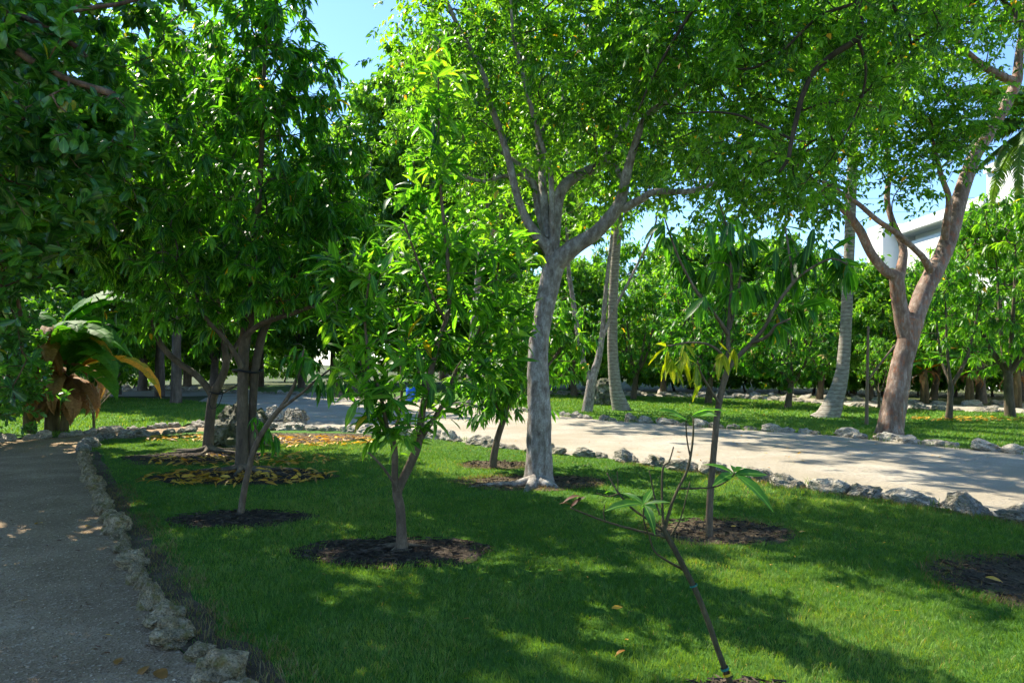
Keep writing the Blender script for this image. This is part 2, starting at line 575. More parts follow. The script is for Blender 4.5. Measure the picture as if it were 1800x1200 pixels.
def rings_mask(x, y, grow=1.0):
    keep = np.ones(len(x), dtype=bool)
    for cx, cy_, rx, ry, sd_ in RINGS:
        a = np.arctan2((y - cy_) / ry, (x - cx) / rx)
        k = 1 + 0.5 * (vnoise(np.cos(a) * 2.5 + 9 * sd_, np.sin(a) * 2.5, 3) - 0.5) + 0.35 * (RNG.random(len(x)) - 0.5)
        keep &= np.hypot((x - cx) / rx, (y - cy_) / ry) > k * grow
    return keep


def grass(name, poly, y0, y1, dens, hmin, hmax, wid, mat='grass', segs=2, keep=None, dryness=0.0, margin=1.8):
    xs0 = -0.76 * y1 - margin
    xs1 = 0.76 * y1 + margin
    area = (xs1 - xs0) * (y1 - y0)
    n = int(area * dens)
    x = RNG.uniform(xs0, xs1, n)
    y = RNG.uniform(y0, y1, n)
    ok = (np.abs(x) < 0.76 * y + margin)
    x, y = x[ok], y[ok]
    ok = in_poly(x, y, poly)
    x, y = x[ok], y[ok]
    ok = rings_mask(x, y)
    x, y = x[ok], y[ok]
    if keep is not None:
        ok = keep(x, y)
        x, y = x[ok], y[ok]
    n = len(x)
    c1 = vnoise(x * 1.3, y * 1.3, 1)
    c2 = vnoise(x * 5, y * 5, 2)
    c3 = vnoise(x * 14, y * 14, 5)
    h = RNG.uniform(hmin, hmax, n) * (0.65 + 0.5 * c2 + 0.35 * c3)
    a = RNG.random(n) * 6.283
    lean = RNG.uniform(0.2, 1.1, n) * h
    la = c3 * 9 + RNG.normal(0, 0.9, n)
    dx, dy = np.cos(la) * lean, np.sin(la) * lean
    wx, wy = np.cos(a) * wid * 0.5, np.sin(a) * wid * 0.5
    z0 = 0.015
    c0 = vnoise(x * 0.55 + 7, y * 0.55, 12)
    tint = np.clip(0.05 + 0.34 * c1 + 0.25 * c2 + 0.30 * c0 + RNG.normal(0, 0.14, n), 0, 0.9)
    h *= 0.8 + 0.45 * c0
    tint = np.where(RNG.random(n) < 0.012 + 0.10 * np.clip(c0 * c1 - 0.30, 0, 1), 0.985, tint)
    if segs == 2:
        V = np.empty((n, 5, 3))
        V[:, 0] = np.stack([x - wx, y - wy, np.full(n, z0)], 1)
        V[:, 1] = np.stack([x + wx, y + wy, np.full(n, z0)], 1)
        V[:, 2] = np.stack([x - wx * .8 + dx * .35, y - wy * .8 + dy * .35, z0 + h * .6], 1)
        V[:, 3] = np.stack([x + wx * .8 + dx * .35, y + wy * .8 + dy * .35, z0 + h * .6], 1)
        V[:, 4] = np.stack([x + dx, y + dy, z0 + h], 1)
        f = np.array([(0, 1, 3), (0, 3, 2), (2, 3, 4)])
        k = 5
    else:
        V = np.empty((n, 3, 3))
        V[:, 0] = np.stack([x - wx, y - wy, np.full(n, z0)], 1)
        V[:, 1] = np.stack([x + wx, y + wy, np.full(n, z0)], 1)
        V[:, 2] = np.stack([x + dx, y + dy, z0 + h], 1)
        f = np.array([(0, 1, 2)])
        k = 3
    Fc = (f[None] + (np.arange(n) * k)[:, None, None]).reshape(-1, 3)
    return V.reshape(-1, 3), Fc, np.repeat(tint, k)


def merge(parts):
    Vs, Fs, Ts, b = [], [], [], 0
    for pt in parts:
        Vs.append(pt[0])
        Fs.append(pt[1] + b)
        Ts.append(pt[2:])
        b += len(pt[0])
    return (np.concatenate(Vs), np.concatenate(Fs)) + tuple(np.concatenate(q) for q in zip(*Ts))


def strip_keep(x, y):
    d = dist_polyline(x, y, L_PATH)
    lim = 0.13 + 0.16 * vnoise(x * 2.2, y * 2.2, 8) + 0.10 * RNG.random(len(x))
    ok = (d > lim) | (RNG.random(len(x)) < 0.10)
    d2 = dist_polyline(x, y, R_NEAR)
    ok &= d2 > 0.05 + 0.12 * vnoise(x * 2, y * 2, 4)
    # bare sandy litter patch beyond the two mango trees
    c = G(520, 772)
    ok &= ~((np.hypot((x - c.x) / 1.5, (y - c.y) / 1.0) < 0.8 + 0.6 * RNG.random(len(x))))
    return ok


g = merge([grass('g', lawn_near, 2.6, 5.2, 8500, 0.015, 0.033, 0.0036, keep=strip_keep),
           grass('g', lawn_near, 5.2, 8.0, 4600, 0.018, 0.035, 0.0050, keep=strip_keep),
           grass('g', lawn_near, 8.0, 14.5, 1500, 0.022, 0.038, 0.010, segs=1, keep=strip_keep)])
tag(link('lawn_grass', tri_mesh('lawn_grass', *g), MATS['grass']), 'short green lawn grass under the young mango trees', 'grass', kind='stuff')
g = merge([grass('g', lawn_right, 11, 19, 420, 0.035, 0.06, 0.020, segs=1, margin=1.0),
           grass('g', lawn_right, 19, 40, 130, 0.04, 0.07, 0.035, segs=1, margin=1.0)])
tag(link('sunny_lawn_grass', tri_mesh('sunny_lawn_grass', *g), MATS['grass']), 'sunlit green grass beyond the sandy road', 'grass', kind='stuff')
g = merge([grass('g', lawn_left, 15, 34, 160, 0.04, 0.07, 0.03, segs=1, margin=1.0)])
tag(link('side_lawn_grass', tri_mesh('side_lawn_grass', *g), MATS['grass']), 'sunlit grass behind the narrow gravel path', 'grass', kind='stuff')


def dry_keep(x, y):
    d = dist_polyline(x, y, L_PATH)
    return (d > 0.10) & (d < 0.40) & (vnoise(x * 3, y * 3, 6) > 0.30)


def dry_keep2(x, y):
    d = dist_polyline(x, y, R_NEAR)
    k = (d > 0.05) & (d < 0.35) & (vnoise(x * 2, y * 2, 16) > 0.35)
    for cx, cy_, rx, ry, sd_ in (sv[2], sv[5], sv[6], sv[7]):
        q = np.hypot((x - cx) / rx, (y - cy_) / ry)
        k |= (q > 0.8) & (q < 1.25) & (vnoise(x * 4, y * 4, 26) > 0.35)
    return k


sv = RINGS[:]
RINGS.clear()
g = merge([grass('g', lawn_near, 2.8, 9.5, 1300, 0.02, 0.05, 0.0045, keep=dry_keep),
           grass('g', lawn_near, 3.5, 11, 900, 0.025, 0.06, 0.0055, keep=dry_keep2)])
RINGS.extend(sv)
tag(link('dry_grass', tri_mesh('dry_grass', *g), MATS['grass_dry']), 'straw coloured dry grass along stones and bare soil', 'grass', kind='stuff')


def weed_keep(x, y):
    d = np.minimum(dist_polyline(x, y, R_NEAR), dist_polyline(x, y, R_FAR))
    return (d < 0.30) & (vnoise(x * 1.7, y * 1.7, 36) > 0.62)


g = merge([grass('g', road_poly, 7, 14, 420, 0.04, 0.10, 0.008, keep=weed_keep), grass('g', road_poly, 14, 26, 160, 0.06, 0.13, 0.014, keep=weed_keep)])
tag(link('roadside_weeds', tri_mesh('roadside_weeds', *g), MATS['grass']), 'small green weeds growing between the road edge stones', 'weeds', kind='stuff')
# the bare strip inside the left border
off = []
pl = [Vector(p) for p in L_PATH][4:]
for i, p in enumerate(pl):
    d = (pl[min(i + 1, len(pl) - 1)] - pl[max(i - 1, 0)]).normalized()
    nrm = Vector((d.y, -d.x))
    off.append(p + nrm * (0.26 + 0.12 * mnoise.noise((p.x * 2, p.y * 2, 0))))
sheet('bare_strip', [tuple(p) for p in pl] + [tuple(p) for p in reversed(off)], 0.021, 'soil_dry')

# loose grit and pebbles on the path
n = 60000
px_ = RNG.uniform(-9, 0, n)
py_ = RNG.uniform(2.6, 10, n)
ok = in_poly(px_, py_, path_poly) & (px_ > -0.76 * py_ - 1.2) & (RNG.random(n) < np.clip((4.2 / py_) ** 2, 0, 1)) & (dist_polyline(px_, py_, L_PATH) > 0.08)
px_, py_ = px_[ok], py_[ok]
n = len(px_)
r_ = RNG.uniform(0.002, 0.0065, n) * np.where(RNG.random(n) < 0.04, 2.0, 1)
oct_ = np.array([(1, 0, 0), (-1, 0, 0), (0, 1, 0), (0, -1, 0), (0, 0, 0.7), (0, 0, -0.5)])
of_ = np.array([(0, 2, 4), (2, 1, 4), (1, 3, 4), (3, 0, 4), (2, 0, 5), (1, 2, 5), (3, 1, 5), (0, 3, 5)])
an_ = RNG.random(n) * 6.28
V = np.empty((n, 6, 3))
sx_, sy_ = RNG.uniform(0.7, 1.4, n), RNG.uniform(0.7, 1.4, n)
for i_ in range(6):
    ax_, ay_ = oct_[i_, 0] * sx_, oct_[i_, 1] * sy_
    V[:, i_, 0] = px_ + r_ * (ax_ * np.cos(an_) - ay_ * np.sin(an_))
    V[:, i_, 1] = py_ + r_ * (ax_ * np.sin(an_) + ay_ * np.cos(an_))
    V[:, i_, 2] = 0.007 + r_ * (oct_[i_, 2] + 0.2)
Fc = (of_[None] + (np.arange(n) * 6)[:, None, None]).reshape(-1, 3)
NTm = NT('pebbles')
a_ = NTm.n('ShaderNodeAttribute', attribute_name='tint')
NTm.done(NTm.bsdf(NTm.ramp(a_.outputs['Fac'], [(0.0, (0.13, 0.085, 0.048)), (0.6, (0.30, 0.21, 0.125)), (1.0, (0.52, 0.41, 0.28))]), 0.9, 0.2).outputs[0])
tag(link('path_gravel', tri_mesh('path_gravel', V.reshape(-1, 3), Fc, np.repeat(RNG.random(n), 6)), MATS['pebbles']), 'fine loose gravel scattered over the shaded path', 'gravel', kind='stuff')

# ------------------------------------------------------------------ stones
ROCKS = []


def rock_mesh(name, seed, sub=3, rough=0.38, pits=0.12):
    bm = bmesh.new()
    bmesh.ops.create_icosphere(bm, subdivisions=sub, radius=0.5)
    for v in bm.verts:
        p = v.co.copy()
        n1 = mnoise.noise(p * 2.2 + Vector((seed * 5.1, seed, 0)))
        n2 = mnoise.noise(p * 6.0 + Vector((0, seed * 3.3, seed)))
        n3 = mnoise.noise(p * 14.0 + Vector((seed, 0, seed * 2.2)))
        ce = mnoise.cell(p * 4.5 + Vector((seed, seed, seed)))
        k = 1 + rough * n1 + rough * 0.5 * n2 + pits * n3 + 0.14 * (ce - 0.5)
        v.co = p * k
        if v.co.z < -0.22:
            v.co.z = -0.22
    me = bpy.data.meshes.new(name)
    bm.to_mesh(me)
    bm.free()
    return me


ROCK_MATS = {}
for mk in ('stone_mossy', 'stone_grey', 'stone_pale'):
    ROCK_MATS[mk] = []
    for i in range(9):
        me = rock_mesh('stone', 1.7 * i + len(mk), 3 if mk != 'stone_pale' else 3)
        me.materials.append(MATS[mk])
        ROCK_MATS[mk].append(me)


def stone_border(line, label, mat, size, gap=0.92, yscale=None, jitter=0.06, clip=None, seed=0, hfac=0.75, alt=None):
    rnd = random.Random(seed)
    pts = [Vector((p[0], p[1], 0)) for p in line]
    root = empty('stone_border', pts[len(pts) // 2])
    tag(root, label, 'stone border')
    seglen = 0
    target = 0
    cnt = 0
    for i in range(len(pts) - 1):
        a, b = pts[i], pts[i + 1]
        L = (b - a).length
        while target <= seglen + L:
            t = (target - seglen) / max(L, 1e-6)
            p = a.lerp(b, t)
            s = size * rnd.choice((0.65, 0.8, 0.95, 1.1, 1.3)) * rnd.uniform(0.9, 1.1)
            target += s * gap
            if clip and not clip(p):
                continue
            mk = mat if (alt is None or rnd.random() < 0.75) else alt
            o = bpy.data.objects.new('stone', rnd.choice(ROCK_MATS[mk]))
            o.parent = root
            d = (b - a).normalized()
            ang = math.atan2(d.y, d.x)
            o.location = p - root.location + Vector((rnd.uniform(-jitter, jitter), rnd.uniform(-jitter, jitter), s * 0.14 * hfac))
            o.rotation_euler = (rnd.uniform(-0.25, 0.25), rnd.uniform(-0.25, 0.25), ang + rnd.uniform(-0.5, 0.5))
            o.scale = (s * rnd.uniform(0.95, 1.2), s * rnd.uniform(0.70, 0.95), s * hfac * rnd.uniform(0.8, 1.2))
            COL.objects.link(o)
            cnt += 1
        seglen += L
    return root


inview = lambda p: p.y > 2.8 and abs(p.x) < 0.79 * p.y + 0.6
stone_border(L_PATH, 'mossy limestone border stones curving along the shaded gravel path at left', 'stone_mossy', 0.215, 1.12, clip=inview, seed=3, jitter=0.03, hfac=0.8)
stone_border(L_PATH2, 'short row of stones edging the lawn where the gravel path bends right', 'stone_grey', 0.34, 1.0, clip=inview, seed=4, hfac=0.7)
stone_border(L_PATHFAR, 'row of stones on the far side of the gravel path, below the banana plant', 'stone_pale', 0.36, 1.1, clip=inview, seed=5, hfac=0.6)
stone_border(R_NEAR, 'rough grey rocks along the near edge of the sandy road', 'stone_grey', 0.40, 1.12, clip=lambda p: inview(p) and not (p.x < -1.6), seed=6, hfac=0.55, alt='stone_pale')
stone_border([p for p in R_NEAR if p[0] < -1.5], 'sunlit cream rocks at the road edge behind the yellow leaf litter', 'stone_pale', 0.46, 1.0, clip=inview, seed=8, hfac=0.6)
stone_border(R_FAR, 'pale border stones along the far edge of the sandy road', 'stone_pale', 0.42, 1.1, clip=inview, seed=7, hfac=0.55, alt='stone_grey')
stone_border(P2_NEAR, 'distant stones between the sunny right lawn and the back path', 'stone_grey', 0.55, 1.25, clip=inview, seed=9, hfac=0.5)
stone_border(P2_FAR, 'distant stones on the hedge side of the back path', 'stone_pale', 0.55, 1.5, clip=inview, seed=10, hfac=0.5)
stone_border(smooth2(gp([(190, 687), (240, 686.5), (300, 686), (360, 687)])), 'row of small stones beside the far path behind the tall trunks', 'stone_pale', 0.7, 1.1, clip=inview, seed=12, hfac=0.6)


def boulder(label, px, py, w, h, d, seed, mat='boulder_dark', rough=0.30):
    me = rock_mesh('boulder', seed, 5, rough * 0.75, 0.07)
    c = G(px, py)
    o = link('boulder', me, MATS[mat], loc=(c.x, c.y + d * 0.4, h * 0.26))
    o.scale = (w, d, h)
    o.rotation_euler = (0, 0, seed)
    return tag(o, label, 'boulder')


boulder('big dark pitted boulder behind the two mango trunks', 405, 789, 1.30, 1.08, 1.1, 2.3)
boulder('pitted limestone boulder beside the leaning palm trunk across the road', 1063, 713, 1.25, 1.30, 1.2, 4.4)
boulder('low brown boulder on the far side of the road behind the young mango', 612, 698, 2.1, 1.5, 1.4, 7.1, 'boulder_dark')
boulder('pale rough rock at the road edge behind the thin sapling', 515, 749, 0.85, 0.62, 0.6, 5.2, 'stone_grey')
boulder('white limestone rock on the road edge beside the mango trunks', 480, 741, 0.75, 0.6, 0.6, 8.2, 'stone_pale')

# ------------------------------------------------------------------ leaves


def leaf_template(kind, curve=0.25, lod=1):
    """leaf along +Y, length 1; returns verts, triangles"""
    if kind == 'mango':
        ts = [0, 0.16, 0.42, 0.72, 1.0] if lod == 2 else ([0, 0.22, 0.62, 1.0] if lod == 1 else [0, 0.45, 1.0])
        hw = {0: 0.006, 0.16: 0.088, 0.42: 0.140, 0.72: 0.102, 1.0: 0.0, 0.22: 0.11, 0.62: 0.12, 0.45: 0.145}
        fold = 0.035
    elif kind == 'clusia':
        ts = [0, 0.3, 0.62, 0.86, 1.0] if lod == 2 else [0, 0.4, 0.82, 1.0]
        hw = {0: 0.03, 0.3: 0.16, 0.62: 0.27, 0.86: 0.22, 1.0: 0.05, 0.4: 0.19, 0.82: 0.25}
        fold = 0.03
    elif kind == 'gumbo':
        ts = [0, 0.42, 1.0]
        hw = {0: 0.01, 0.42: 0.25, 1.0: 0.0}
        fold = 0.06
    V, Fc = [], []
    rows = []
    for t in ts:
        z = -curve * t * t + 0.12 * curve * t
        y = t * (1 - 0.18 * curve * t)
        w = hw[t]
        if w == 0:
            V.append((0, y, z))
            rows.append((len(V) - 1,) * 3)
        else:
            b = len(V)
            V += [(-w, y, z + fold * (w / 0.12)), (0, y, z), (w, y, z + fold * (w / 0.12))]
            rows.append((b, b + 1, b + 2))
    for r0, r1 in zip(rows[:-1], rows[1:]):
        for s in (0, 1):
            a, b, c, d = r0[s], r0[s + 1], r1[s + 1], r1[s]
            if c == d:
                Fc.append((a, b, c))
            else:
                Fc += [(a, b, c), (a, c, d)]
    return np.array(V, dtype=np.float64), np.array(Fc)


TEMPL = {}
for k in ('mango', 'clusia', 'gumbo'):
    for lod in (0, 1, 2):
        TEMPL[(k, lod)] = [leaf_template(k, c, lod) for c in (0.12, 0.30, 0.5)]
LEAF_OBJ = {}


def leaf_frames(pos, d, up, L):
    y = norm(d)
    x = norm(np.cross(y, up))
    z = np.cross(x, y)
    return x * RNG.uniform(0.72, 1.12, (len(pos), 1)), y, z


def leaves_mesh(kind, lod, pos, d, up, L, tint):
    parts = []
    var = RNG.integers(0, 3, len(pos))
    x, y, z = leaf_frames(pos, d, up, L)
    for v in range(3):
        s = var == v
        if not s.any():
            continue
        V, Fc = TEMPL[(kind, lod)][v]
        W = pos[s][:, None, :] + L[s][:, None, None] * (V[None, :, 0:1] * x[s][:, None, :] + V[None, :, 1:2] * y[s][:, None, :] + V[None, :, 2:3] * z[s][:, None, :])
        n = s.sum()
        Fa = (Fc[None] + (np.arange(n) * len(V))[:, None, None]).reshape(-1, 3)
        parts.append((W.reshape(-1, 3), Fa, np.repeat(tint[s], len(V)), np.tile((np.abs(V[:, 0]) < 1e-6).astype(float), n)))
    return merge(parts)


def leaf_objects(kind, mat, parent, pos, d, up, L, tint):
    x, y, z = leaf_frames(pos, d, up, L)
    for i in range(len(pos)):
        v = random.randrange(3)
        tb = min(4, int(tint[i] * 5)) if tint[i] < 0.95 else 5
        key = (kind, mat, v, tb)
        if key not in LEAF_OBJ:
            V, Fc = TEMPL[(kind, 2)][v]
            me = tri_mesh('leaf', V, Fc, np.full(len(V), tb / 5 + 0.1 if tb < 5 else 0.99), (np.abs(V[:, 0]) < 1e-6).astype(float))
            me.materials.append(MATS[mat])
            LEAF_OBJ[key] = me
        o = bpy.data.objects.new('leaf', LEAF_OBJ[key])
        o.parent = parent
        M = Matrix(((x[i, 0], y[i, 0], z[i, 0], pos[i, 0]), (x[i, 1], y[i, 1], z[i, 1], pos[i, 1]), (x[i, 2], y[i, 2], z[i, 2], pos[i, 2]), (0, 0, 0, 1)))
        o.matrix_local = M @ Matrix.Scale(float(L[i]), 4)
        COL.objects.link(o)


def cluster(style, tips, dirs, n, lmin, lmax):
    """leaf placements at every twig tip; returns pos, dir, up, length, tint"""
    T = len(tips)
    m_ = n * T
    tp = np.repeat(tips, n, 0)
    td = norm(np.repeat(dirs, n, 0))
    up0 = np.tile(np.array([[0.0, 0, 1.0]]), (m_, 1))
    ref = np.where(np.abs(td[:, 2:3]) > 0.9, np.array([[1.0, 0, 0]]), up0)
    e1 = norm(np.cross(td, ref))
    e2 = np.cross(td, e1)
    i = np.tile(np.arange(n), T)
    ph = i * 2.39996 + np.repeat(RNG.random(T) * 6.28, n) + RNG.normal(0, 0.3, m_)
    ctint = np.repeat(np.clip(RNG.normal(0.40, 0.27, T), 0.02, 0.86), n)
    tint = np.clip(ctint + RNG.normal(0, 0.12, m_), 0, 0.88)
    L = RNG.uniform(lmin, lmax, m_) * np.where(RNG.random(m_) < 0.18, RNG.uniform(0.55, 0.85, m_), 1.0)
    if style == 'whorl':       # drooping whorl of long leaves
        pol = RNG.uniform(0.55, 1.45, m_)
        d = np.cos(pol)[:, None] * td + np.sin(pol)[:, None] * (np.cos(ph)[:, None] * e1 + np.sin(ph)[:, None] * e2)
        d[:, 2] -= RNG.uniform(0.35, 1.3, m_)
        back = RNG.random(m_) ** 1.4 * lmax * 0.7
        pos = tp - td * back[:, None]
        up = up0 + RNG.normal(0, 0.25, (m_, 3))
    elif style == 'hang':      # long leaves hanging almost straight down
        pol = RNG.uniform(0.5, 1.5, m_)
        d = np.cos(pol)[:, None] * td + np.sin(pol)[:, None] * (np.cos(ph)[:, None] * e1 + np.sin(ph)[:, None] * e2)
        d[:, 2] -= RNG.uniform(0.7, 2.2, m_)
        back = RNG.random(m_) ** 1.2 * lmax * 0.8
        pos = tp - td * back[:, None]
        up = norm(d * np.array([1, 1, 0.0])) * 0.8 + up0 * 0.6 + RNG.normal(0, 0.3, (m_, 3))
    elif style == 'perky':     # upward pointing young growth
        pol = RNG.uniform(0.4, 1.35, m_)
        d = np.cos(pol)[:, None] * td + np.sin(pol)[:, None] * (np.cos(ph)[:, None] * e1 + np.sin(ph)[:, None] * e2)
        d[:, 2] -= RNG.uniform(-0.25, 0.65, m_)
        back = RNG.random(m_) * lmax * 1.1
        pos = tp - td * back[:, None]
        up = up0 + RNG.normal(0, 0.35, (m_, 3))
    elif style == 'rosette':   # stiff round leaves
        pol = RNG.uniform(0.3, 1.4, m_)
        d = np.cos(pol)[:, None] * td + np.sin(pol)[:, None] * (np.cos(ph)[:, None] * e1 + np.sin(ph)[:, None] * e2)
        d[:, 2] += RNG.uniform(-0.2, 0.45, m_)
        back = RNG.random(m_) * lmax * 1.6
        pos = tp - td * back[:, None]
        up = up0 + RNG.normal(0, 0.6, (m_, 3))
    elif style == 'pinnate':   # compound leaves: leaflets in pairs along a drooping stalk
        k7 = i % 7
        rid = np.repeat(np.arange(T * ((n + 6) // 7)).reshape(T, -1), 7, axis=1)[:, :n].ravel()
        nr = rid.max() + 1
        rdir = RNG.normal(0, 1, (nr, 3))
        rdir[:, 2] = RNG.normal(-0.30, 0.35, nr)
        rd = norm(norm(rdir)[rid] + 0.5 * td)
        sc_ = 0.5 * (lmin + lmax)
        rl = RNG.uniform(2.0, 3.2, nr)[rid] * sc_
        ro = (RNG.normal(0, 1.1, (nr, 3)) * sc_)[rid]
        tt = 0.35 + 0.65 * (k7 // 2) / 3.0
        sag = np.array([[0, 0, -1.0]]) * (0.35 * rl * tt * tt)[:, None]
        pos = tp + ro + rd * (rl * tt)[:, None] + sag
        sd2 = norm(np.cross(rd, up0 + RNG.normal(0, 0.3, (nr, 3))[rid]))
        sgn = np.where(k7 == 6, 0.0, np.where(k7 % 2 == 0, 1.0, -1.0))
        d = rd * 0.6 + sd2 * (sgn * 0.85)[:, None] + RNG.normal(0, 0.14, (m_, 3))
        d[:, 2] -= RNG.uniform(0.15, 0.55, m_)
        up = up0 + RNG.normal(0, 0.35, (nr, 3))[rid] + RNG.normal(0, 0.15, (m_, 3))
        L = L * (0.75 + 0.4 * np.sin(tt * 2.6))
    else:                      # spray of small leaflets
        r = RNG.normal(0, 1, (m_, 3))
        rad = np.repeat(RNG.uniform(0.14, 0.34, T), n)
        off_ = norm(r) * (RNG.random(m_) ** 0.5 * rad)[:, None]
        off_[:, 2] *= 0.6
        pos = tp + off_
        d = norm(off_ + 1e-6) * 0.5 + RNG.normal(0, 0.55, (m_, 3))
        d[:, 2] -= 0.55
        up = up0 + RNG.normal(0, 0.55, (m_, 3))
    tint = np.where(RNG.random(m_) < (0.002 if style == 'spray' else 0.006), 0.99, tint)
    return pos, norm(d), up, L, tint


# ------------------------------------------------------------------ stems


def sweep(pts, rad, sides=12, lump=0.0, seed=0.0, sub=5, cap=True):
    """smooth tapered tube through points; returns verts, triangles, dense points, dense radii"""
    pts = [Vector(p) for p in pts]
    dp, dr = [], []
    n = len(pts)
    for i in range(n - 1):
        p0, p1, p2, p3 = pts[max(i - 1, 0)], pts[i], pts[i + 1], pts[min(i + 2, n - 1)]
        for j in range(sub):
            t = j / sub
            dp.append(0.5 * ((2 * p1) + (-p0 + p2) * t + (2 * p0 - 5 * p1 + 4 * p2 - p3) * t * t + (-p0 + 3 * p1 - 3 * p2 + p3) * t ** 3))
            dr.append(rad[i] * (1 - t) + rad[i + 1] * t)
    dp.append(pts[-1])
    dr.append(rad[-1])
    V, Fc = [], []
    prev = None
    m_ = len(dp)
    for i in range(m_):
        d = (dp[min(i + 1, m_ - 1)] - dp[max(i - 1, 0)]).normalized()
        if prev is None:
            ref = Vector((1, 0, 0)) if abs(d.x) < 0.8 else Vector((0, 1, 0))
            e1 = d.cross(ref).normalized()
        else:
            e1 = (prev - d * prev.dot(d)).normalized()
        prev = e1
        e2 = d.cross(e1)
        for s in range(sides):
            a = 2 * math.pi * s / sides
            q = e1 * math.cos(a) + e2 * math.sin(a)
            k = 1.0
            if lump:
                w = dp[i] + q * dr[i]
                k += lump * mnoise.noise(Vector((w.x * 4 + seed, w.y * 4, w.z * 1.6))) + lump * 0.5 * mnoise.noise(Vector((w.x * 13, w.y * 13 + seed, w.z * 7)))
            V.append(tuple(dp[i] + q * dr[i] * k))
    for i in range(m_ - 1):
        for s in range(sides):
            a, b = i * sides + s, i * sides + (s + 1) % sides
            Fc += [(a, b, b + sides), (a, b + sides, a + sides)]
    if cap:
        V.append(tuple(dp[-1]))
        c = len(V) - 1
        for s in range(sides):
            Fc.append(((m_ - 1) * sides + s, (m_ - 1) * sides + (s + 1) % sides, c))
    return np.array(V), np.array(Fc), dp, dr


